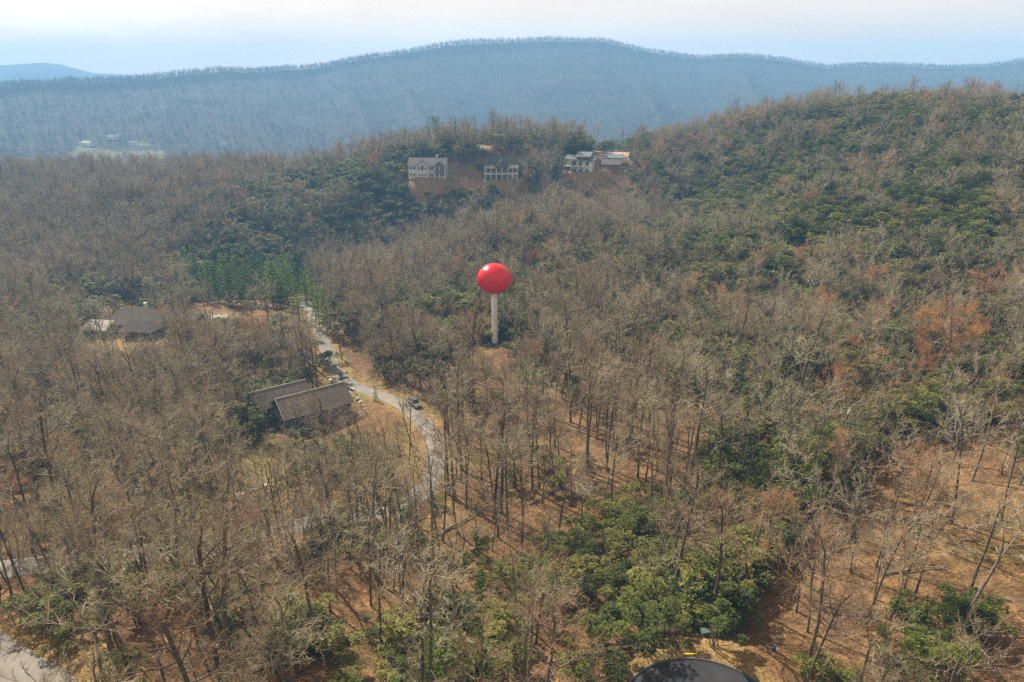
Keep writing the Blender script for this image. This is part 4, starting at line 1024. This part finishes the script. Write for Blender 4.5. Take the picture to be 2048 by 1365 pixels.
def modern_house():
    p = H_RIDGE[2]; r = house_at('house', p, R(-14), 'white modern house with blue-grey metal roofs and balconies, rightmost of the three on the ridge', .2)
    b = Bag(); box(b, -6.5, 5.5, -4.5, 5.5, -1.5, 6.4); part('wall', b, M_WALL_WHITE, r)
    b = Bag(); box(b, -9.2, -6.5, -3.0, 4.0, 3.0, 6.2); part('side_wing', b, M_WALL_WHITE, r)
    b = Bag(); slab(b, [(-10.2, -5.8, 6.5), (-1.2, -5.8, 6.5), (-1.2, 5.8, 7.9), (-10.2, 5.8, 7.9)], .3); part('roof', b, M_ROOF_BLUE, r)
    b = Bag(); slab(b, [(-4.0, -5.0, 7.9), (4.4, -5.0, 7.9), (4.4, 6.4, 9.6), (-4.0, 6.4, 9.6)], .3); part('upper_roof', b, M_ROOF_BLUE, r)
    b = Bag(); slab(b, [(-1.19, -6.0, 6.3), (7.0, -6.0, 6.3), (7.0, 5.8, 7.4), (-1.19, 5.8, 7.4)], .3); part('roof', b, M_ROOF_BLUE, r)
    b = Bag(); box(b, -3.4, 3.8, -3.9, 5.0, 6.4, 8.3); part('clerestory', b, M_TIMBER, r)
    b = Bag(); box(b, -10.0, 2.5, -7.0, -4.504, 2.7, 3.0); part('balcony', b, M_TRIM, r); b = Bag(); box(b, -10.0, 2.5, -7.0, -4.504, -1.5, -1.2); part('balcony', b, M_TRIM, r)
    for x in (-9.8, -5.8, -1.8, 2.2):
        for z0, z1 in ((-1.2, 2.7), (3.0, 6.3)):
            c = Bag(); box(c, x, x + .28, -6.9, -6.62, z0, z1); part('post', c, M_TRIM, r)
    for x, w in ((-4.6, 2.6), (-1.2, 2.4), (2.6, 2.0)): window(r, x, 3.2, w, 2.4, -4.5); window(r, x, -1.1, w, 2.3, -4.5)
    p2 = hit(1224, 326); g = empty('garage', (p2[0], p2[1], gz(*p2)), R(-6)); tag(g, 'low white outbuilding with blue-grey metal roof right of the modern house', 'garage')
    b = Bag(); box(b, -6, 6, -3, 3, -.8, 2.9); part('wall', b, M_WALL_WHITE, g); b = Bag(); slab(b, [(-6.6, -3.7, 3.0), (6.6, -3.7, 3.0), (6.6, 3.6, 4.3), (-6.6, 3.6, 4.3)], .25); part('roof', b, M_ROOF_BLUE, g)
    for x in (-3.4, 2.2):
        c = Bag(); box(c, x - 1.3, x + 1.3, -3.06, -3.003, -.6, 2.0); part('garage_door', c, M_TRIM, g)
def near_house():
    p = H_NEAR; r = house_at('house', p, R(35), 'dark slate-blue house with weathered grey gable roofs beside the winding road', .0)
    b = Bag(); gable_body(b, -8, 8, -5, 5, -2.5, 5.2, 8.2); part('wall', b, M_WALL_DARK, r)
    b = Bag(); gable_roof(b, -8, 8, -5, 5, 5.2, 8.2, 'x', .6); rf = part('roof', b, M_ROOF_WORN, r)
    b = Bag(); box(b, -8.62, 8.62, -.09, .09, 8.31, 8.40); part('ridge_cap', b, M_CONC, rf)
    b = Bag(); gable_body(b, -12, 1, 3.6, 12.4, -2.5, 5.0, 7.7); part('rear_wing', b, M_WALL_DARK, r)
    b = Bag(); gable_roof(b, -12, 1, 3.6, 12.4, 5.0, 7.7, 'x', .55); rf2 = part('roof', b, M_ROOF_WORN, r)
    b = Bag(); box(b, -12.57, 1.57, 7.91, 8.09, 7.81, 7.90); part('ridge_cap', b, M_CONC, rf2)
    b = Bag(); slab(b, [(-8.66, -5.6, 5.05), (-8.606, -5.6, 5.05), (-8.606, 0, 8.42), (-8.66, 0, 8.42)], .3); part('bargeboard', b, M_TRIM, rf)
    for z in (2.6, -.6):
        for y in (-3, 0, 2.5): window(r, -8, z, 1.2, 1.4, y, side=True)
        for x in (-6, -3, 0, 3, 6): window(r, x, z, 1.3, 1.4, -5)
    b = Bag(); box(b, 3.0, 10.5, -8.4, -5.004, 1.7, 1.95); part('deck', b, M_TIMBER, r)
    for x in (3.2, 6.7, 10.2):
        c = Bag(); box(c, x, x + .2, -8.3, -8.1, -2.8, 2.9); part('post', c, M_TIMBER, r)
    b = Bag(); box(b, 3.0, 10.5, -8.32, -8.22, 2.85, 2.95); [box(b, x, x + .05, -8.3, -8.25, 1.95, 2.85) for x in np.arange(3, 10.5, .5)]; part('railing', b, M_TIMBER, r)
def hip_roof(B, x0, x1, y0, y1, z, rise, ov=.6):
    x0 -= ov; x1 += ov; y0 -= ov; y1 += ov; c = (y0 + y1) / 2; k = (y1 - y0) / 2 * .95
    V = [(x0, y0, z), (x1, y0, z), (x1, y1, z), (x0, y1, z), (x0 + k, c, z + rise), (x1 - k, c, z + rise)] + [(x0, y0, z - .25), (x1, y0, z - .25), (x1, y1, z - .25), (x0, y1, z - .25)]
    B.raw(V, [[0, 1, 5, 4], [2, 3, 4, 5], [6, 7, 1, 0], [7, 8, 2, 1], [8, 9, 3, 2], [9, 6, 0, 3], [9, 8, 7, 6]]); B.raw(V, [[1, 2, 5], [3, 0, 4]])
def left_house():
    p = H_LEFT; r = house_at('house', p, R(-8), 'sprawling house with brown hipped roof half hidden by trees at left', .1)
    b = Bag(); box(b, -9, 11, -6, 6, -1.5, 3.2); part('wall', b, M_WALL_BROWN, r); b = Bag(); hip_roof(b, -9, 11, -6, 6, 3.3, 4.4); part('roof', b, M_ROOF_WORN, r)
    b = Bag(); box(b, -12, -4, -10, -6.004, -1.5, 2.6); part('side_wing', b, M_WALL_BROWN, r); b = Bag(); slab(b, [(-12.6, -10.8, 2.7), (-3.6, -10.8, 2.7), (-3.6, -5.6, 4.6), (-12.6, -5.6, 4.6)], .22); part('wing_roof', b, M_ROOF_PALE, r, 'pale glaring metal lean-to roof')
    b = Bag(); hip_roof(b, 2, 13, -11, -5, 3.1, 2.6); box(b, 2.4, 12.6, -10.4, -6.004, -1.5, 3.0, 0); part('front_wing', b, M_ROOF_WORN, r)
    for x in (-2.6, -.6, 1.2): window(r, x, .6, 1.2, 1.5, -6)
    for x in (-10, -7.5, -5.5): window(r, x, .5, 1.2, 1.4, -10)
    for x in (4.4, 7.4, 10.4): window(r, x, .5, 1.3, 1.4, -10.4)
    b = Bag(); box(b, 3, 4, 1, 2, 5.6, 8.8); part('chimney', b, M_STONE, r)
grey_house(); olive_house(); modern_house(); near_house(); left_house()
def barns():
    for k, (a, b, w, lab) in enumerate(((176,291,22,'pale gabled barn on the bare bank in the far valley'),(228,279,20,'long white roofed barn above the far valley fields'),(268,291,14,'small white shed by the right hand valley field'),
                                   (372,297,16,'white farm building showing above the ridge trees'),(448,292,15,'white roofed building far off behind the ridge trees'))):
        p = hit(a, b)
        if p is None: continue
        r = empty('barn', (p[0], p[1], gz(*p)), R(20 * k - 30)); tag(r, lab, 'barn')
        b = Bag(); gable_body(b, -w / 2, w / 2, -4, 4, -3, 4, 7); part('wall', b, M_WALL_WHITE, r); b = Bag(); gable_roof(b, -w / 2, w / 2, -4, 4, 4, 7); part('roof', b, M_ROOF_PALE, r)
barns()
# ------------------------------------------------------------------ the red pin
def lathe(B, prof, n=24, m=0):
    a = np.arange(n) * 2 * np.pi / n; V = np.array([[(r * math.cos(t), r * math.sin(t), z) for t in a] for r, z in prof]).reshape(-1, 3)
    F = [[i * n + j, i * n + (j + 1) % n, (i + 1) * n + (j + 1) % n, (i + 1) * n + j] for i in range(len(prof) - 1) for j in range(n)]; B.raw(V, F, m)
def shade(o):
    o.data.polygons.foreach_set('use_smooth', np.ones(len(o.data.polygons), bool)); return o
def red_pin():
    m, N, L, b = mat('red_plastic', .24, .45); b.inputs['Base Color'].default_value = (.56, .002, .002, 1); 
    tr = N.new('ShaderNodeBsdfTranslucent'); tr.inputs['Color'].default_value = (.9, .01, .01, 1); ms = N.new('ShaderNodeMixShader'); ms.inputs[0].default_value = .22
    L.new(b.outputs[0], ms.inputs[1]); L.new(tr.outputs[0], ms.inputs[2]); L.new(ms.outputs[0], N['Material Output'].inputs['Surface'])
    mw = simple('white_enamel', (.98, .98, .98), .25, .6, .01, 1)
    z = gz(*PIN); r = empty('map_pin', (PIN[0], PIN[1], z)); tag(r, 'giant red ball-headed pin on a white shaft standing among bare trees', 'pin')
    d = math.hypot(PIN[0], PIN[1]); s = math.sqrt(d * d + (z - CAM_Z) ** 2) / 1365.0
    hz = 126 * s / math.cos(R(21)) ; a = 33.5 * s; c = 29.6 * s
    B = Bag(); lathe(B, [(.001 + a * math.sin(t), hz - c * math.cos(t)) for t in np.linspace(0, math.pi, 25)], 40); shade(part('head', B, m, r))
    B = Bag(); lathe(B, [(5.8 * s, -.5), (5.8 * s, hz - c * .93)], 32); shade(part('shaft', B, mw, r))
    B = Bag(); lathe(B, [(.01, .42), (13.5 * s, .42), (14.5 * s, .32), (15 * s, -.4)], 40); part('base', B, M_DARK, r)
red_pin()
# ------------------------------------------------------------------ vehicle, boxes, stones, fallen wood
def car():
    p = hit(840, 806); L, zz, w = ROADS['road']; k = int(((L - p) ** 2).sum(1).argmin()); t = L[min(k + 4, len(L) - 1)] - L[k - 4]; t /= np.linalg.norm(t); nrm = np.array([-t[1], t[0]])
    if nrm[0] < 0: nrm = -nrm
    q = L[k] + nrm * 2.0
    r = empty('parked_car', (q[0], q[1], zz[k] + .03), math.atan2(t[1], t[0])); tag(r, 'grey-green off-road car parked on the verge of the winding road', 'car')
    mb = simple('car_paint', (.20, .215, .20), .3, .5, .05, 1); mt = simple('tyre_rubber', (.025, .025, .025), .9, .2, .1, 3)
    B = Bag(); prof = [(-2.25, .45), (-2.3, .95), (-2.2, 1.15), (.75, 1.15), (2.1, 1.02), (2.28, .85), (2.28, .45)]
    n = len(prof); V = [(x, s * (.92 if z > .5 else .85), z) for s in (-1, 1) for x, z in prof]; B.raw(V, [[i, (i + 1) % n, n + (i + 1) % n, n + i] for i in range(n)])
    for o in (0, n): B.raw(V, [[o, o + i, o + i + 1] for i in range(1, n - 1)])
    part('body', B, mb, r)
    B = Bag(); V = [(x, s * y, z) for s in (-1, 1) for x, y, z in ((-2.15, .84, 1.16), (.8, .84, 1.16), (.2, .72, 1.78), (-1.95, .72, 1.78))]; B.raw(V, [[0, 1, 2, 3], [5, 4, 7, 6], [3, 2, 6, 7], [1, 5, 6, 2], [4, 0, 3, 7]]); cab = part('cabin', B, M_GLASS, r)
    B = Bag(); box(B, -2.0, .25, -.74, .74, 1.782, 1.86); part('roof_panel', B, simple('car_roof', (.12, .13, .125), .5, .4, .05, 1), r)
    for x in (-1.35, 1.4):
        for s in (-1, 1):
            B = Bag(); B.tube((x, s * .78, .4), (x, s * .98, .4), .4, .4, 14); wv = [(x + .4 * math.cos(a), s * .985, .4 + .4 * math.sin(a)) for a in np.linspace(0, 6.28, 14, endpoint=False)]; B.raw(wv + [(x, s * .985, .4)], [[i, (i + 1) % 14, 14] for i in range(14)]); w_ = part('wheel', B, mt, r)
            B = Bag(); B.tube((x, s * .985, .4), (x, s * 1.0, .4), .22, .18, 10); part('rim', B, M_ROOF_PALE, w_)
    for s in (-1, 1):
        B = Bag(); box(B, 2.24, 2.32, s * .68 - .16, s * .68 + .16, .72, .9); part('headlight', B, M_TRIM, r)
car()
def rock_mesh(seed):
    rd = np.random.RandomState(seed); B = Bag(); lathe(B, [(.05, -.25), (.5, -.2), (.55, .1), (.35, .38), (.04, .46)], 7); me = B.mesh('rock')
    for v in me.vertices: v.co.x *= 1 + rd.randn() * .18; v.co.y *= .8 + rd.randn() * .18; v.co.z *= 1 + rd.randn() * .15
    me.materials.append(M_STONE); return me
ROCKS = [rock_mesh(i) for i in range(4)]
ORD = ['first', 'second', 'third', 'fourth', 'fifth', 'sixth', 'seventh', 'eighth', 'ninth', 'tenth', 'eleventh', 'twelfth']
def rocks():
    arc = [(709,797),(716,801),(722,807),(726,814),(727,821),(725,829),(720,835),(714,838)]; line = [(478,992),(489,988),(500,984),(512,980),(522,977),(533,972),(545,964),(556,957)]
    bank = [(312,990),(322,986),(332,990),(326,994)]
    for pts, lab, g, sc_ in ((arc, 'white garden stone in the arc beside the slate-blue house, %s from the top', 'stones in the arc by the slate-blue house', .95), (line, 'white boulder edging the lower lawn, %s from the left', 'boulders edging the lower lawn', 1.0), (bank, 'pale boulder on the bank left of the lawn, %s from the left', 'boulders on the bank left of the lawn', 1.3)):
        for i, (a, b) in enumerate(pts):
            p = hit(a, b); o = bpy.data.objects.new('rock', ROCKS[i % 4]); COL.objects.link(o); o.location = (p[0], p[1], gz(*p)); s = sc_ * random.uniform(.8, 1.3); o.scale = (s * 1.3, s, s); o.rotation_euler = (0, 0, random.uniform(0, 6))
            tag(o, lab % ORD[i], 'rock', g)
rocks()
def log(a0, b0, a1, b1, rad, lab, branchy=True, lift=.2, pale=True, seed=0):
    p, q = hit(a0, b0), hit(a1, b1); rd = random.Random(seed); B = Bag(); n = 7
    P = [(p[0] + (q[0] - p[0]) * i / n + rd.gauss(0, .1), p[1] + (q[1] - p[1]) * i / n + rd.gauss(0, .1), 0) for i in range(n + 1)]
    P = [(x, y, gz(x, y) + rad * .7 + lift * math.sin(math.pi * i / n)) for i, (x, y, _) in enumerate(P)]; o0 = Vector(P[0]); P = [tuple(Vector(v) - o0) for v in P]
    for i in range(n): B.tube(P[i], P[i + 1], rad * (1 - .65 * i / n), rad * (1 - .65 * (i + 1) / n), 7)
    if branchy:
        d = norm(tuple(P[-1][k] - P[0][k] for k in range(3)))
        for i in range(3, n):
            for s in range(2):
                e = tilt(d, R(rd.uniform(25, 60)), rd.uniform(0, 6.28)); e = norm((e[0], e[1], abs(e[2]) * .7)); l = rd.uniform(1, 2.6); B.tube(P[i], tuple(P[i][k] + e[k] * l for k in range(3)), rad * .3, rad * .1, 4)
    o = link('fallen_log', B.mesh('fallen_log'), [M_DEAD if pale else M_BARK]); o.location = o0; tag(o, lab, 'log'); return o
for i, a in enumerate([(875,1072,978,1012,.30,'long pale fallen trunk sloping up on open litter at centre'),(940,1104,1024,1052,.22,'pale fallen branchy trunk below the long centre log'),(846,1300,902,1255,.26,'fallen log in the leaf litter above the bottom shrubs'),
                       (880,1270,920,1250,.20,'short dark log above the fallen log at bottom middle'),(1180,1010,1240,985,.2,'thin fallen stem at the edge of the green thicket'),(1540,1120,1640,1160,.18,'thin log lying in the right clearing shadow'),
                       (1760,1150,1900,1135,.2,'long fallen stem across the right clearing'),(700,1120,760,1085,.2,'fallen trunk left of the centre litter'),(1000,800,1060,790,.2,'short fallen log uphill of the parked car'),(800,690,850,672,.22,'fallen trunk above the road bend pines'),(1060,1010,1110,985,.18,'thin fallen trunk right of the long centre log')]):
    log(*a, seed=i)
def branches_on_litter():
    rb = np.random.RandomState(77); n = 0
    while n < 26:
        a, b = (rb.uniform(1480, 2040), rb.uniform(960, 1330)) if n < 14 else (rb.uniform(860, 1300), rb.uniform(830, 1150)); t = rb.uniform(-.5, .5); l = rb.uniform(28, 75)
        zn = zone(a, b)
        log(a, b, a + l * math.cos(t), b + l * .6 * math.sin(t), rb.uniform(.07, .14), 'thin pale fallen branch %s' % zn, seed=900 + n, lift=.25)['group'] = 'fallen branches %s' % zn; n += 1
branches_on_litter()
def small_things():
    def put(name, p, lab, cat, parts, rz=0.0, g=None):
        r = empty(name, (p[0], p[1], gz(*p)), rz); tag(r, lab, cat, g)
        for pn, fn, m in parts: b = Bag(); fn(b); part(pn, b, m, r)
    mg = simple('utility_green', (.10, .14, .11), .6, .3, .1, 1); mbl = simple('blue_plastic', (.05, .10, .32), .5, .4, .1, 1); my = simple('yellow_paint', (.75, .60, .03), .6, .3, .08, 2)
    put('utility_box', hit(664, 771), 'small white utility box on the lawn above the driveway', 'utility box', [('body', lambda b: box(b, -.6, .6, -.45, .45, -.2, .8), M_WALL_WHITE), ('lid', lambda b: box(b, -.66, .66, -.5, .5, .803, .9), M_TRIM)], .4)
    put('mailbox', hit(709, 790), 'pale mailbox on a post beside the concrete driveway', 'mailbox', [('post', lambda b: box(b, -.06, .06, -.06, .06, -.3, 1.1), M_TIMBER), ('box', lambda b: (box(b, -.18, .18, -.35, .35, 1.103, 1.35), b.tube((0, -.35, 1.35), (0, .35, 1.35), .18, .18, 10)), M_TRIM)], .3)
    put('utility_pedestal', hit(1408, 1290), 'dark green utility cabinet behind the cul-de-sac', 'utility box', [('body', lambda b: box(b, -.5, .5, -.35, .35, -.2, .75), mg), ('lid', lambda b: box(b, -.55, .55, -.4, .4, .753, .83), mg)], .2)
    put('marker_post', hit(1421, 1289), 'short white marker post beside the utility cabinet', 'post', [('post', lambda b: box(b, -.08, .08, -.08, .08, -.2, 1.0), M_TRIM), ('cap', lambda b: box(b, -.1, .1, -.1, .1, 1.003, 1.08), M_TRIM)])
    put('bin', hit(1545, 1308), 'small blue drum among shrubs right of the cul-de-sac', 'drum', [('body', lambda b: lathe(b, [(.01, -.1), (.24, -.1), (.25, .3), (.24, .62), (.01, .63)], 14), mbl)])
    p = CUL_C + np.array([.06, 1.0]) * (CUL_R + .5)
    put('marker_bar', p, 'yellow bar marker at the rim of the cul-de-sac', 'marker', [('bar', lambda b: box(b, -.7, .7, -.05, .05, .22, .33), my), ('foot', lambda b: box(b, -.6, -.52, -.04, .04, -.2, .218), M_DARK), ('foot', lambda b: box(b, .52, .6, -.04, .04, -.2, .218), M_DARK)])
    p = hit(684, 771); e = plant('evergreen_shrub', (p[0], p[1], gz(*p)), 1.0, 1.0, list(zip(('stems', 'leaves'), RH[1]))); tag(e, 'single dark rounded shrub where the driveway meets the winding road', 'shrub')
    # a storm-broken trunk with a pale torn top
    p = hit(1640, 980); T = Bag(); T.tube((0, 0, -.5), (1.2, .3, 7), .36, .27, 8, 0); T.tube((1.2, .3, 7), (2.2, .4, 13), .27, .2, 8, 0)
    T.tube((2.0, .4, 11.5), (5.5, -.5, 11.2), .13, .04, 5, 0); T.tube((4, -.1, 11.3), (6.5, .8, 12), .06, .02, 4, 0); T.tube((1.4, .3, 8), (-.8, .5, 9.5), .09, .03, 5, 0)
    r = empty('broken_tree', (p[0], p[1], gz(*p))); tag(r, 'storm-broken leaning trunk with a pale torn top on the dark right slope', 'tree')
    link('trunk', T.mesh('trunk'), [M_BARK], r); b = Bag(); b.tube((2.2, .4, 13), (2.35, .4, 14.2), .2, .02, 5); part('torn_top', b, M_STONE, r)
small_things()
# ------------------------------------------------------------------ labels that single out: alike ones in one place are told apart by row and order
def finish_labels():
    ords = ORD
    groups = {}
    for o in COL.objects:
        if o.parent is None and 'group' in o and o.name.split('.')[0] in ('bare_tree', 'budding_tree', 'evergreen_shrub', 'conifer', 'fallen_log'): groups.setdefault(o['label'], []).append(o)
    rows = ['front row', 'second row', 'third row', 'fourth row', 'fifth row', 'sixth row', 'seventh row', 'eighth row', 'ninth row', 'tenth row', 'eleventh row', 'twelfth row', 'last row']
    for lab, L in groups.items():
        if len(L) < 2: continue
        q = []
        for o in L:
            a, b, d = project(*o.location); q.append((float(d), float(a), o))
        q.sort(key=lambda t: t[0]); nrow = math.ceil(len(q) / (8 if len(q) <= 72 else 12)); per = math.ceil(len(q) / nrow)
        for k in range(nrow):
            row = sorted(q[k * per:(k + 1) * per], key=lambda t: t[1])
            for i, (_, _, o) in enumerate(row):
                pos = 'leftmost' if i == 0 and len(row) > 1 else 'rightmost' if i == len(row) - 1 and len(row) > 1 else '%s from left' % ords[i]
                if len(row) == 1: pos = ''
                o['label'] = lab + (', ' + (rows[k] + ' ' if nrow > 1 and k < len(rows) else '') + pos if (pos or nrow > 1) else '')
finish_labels()
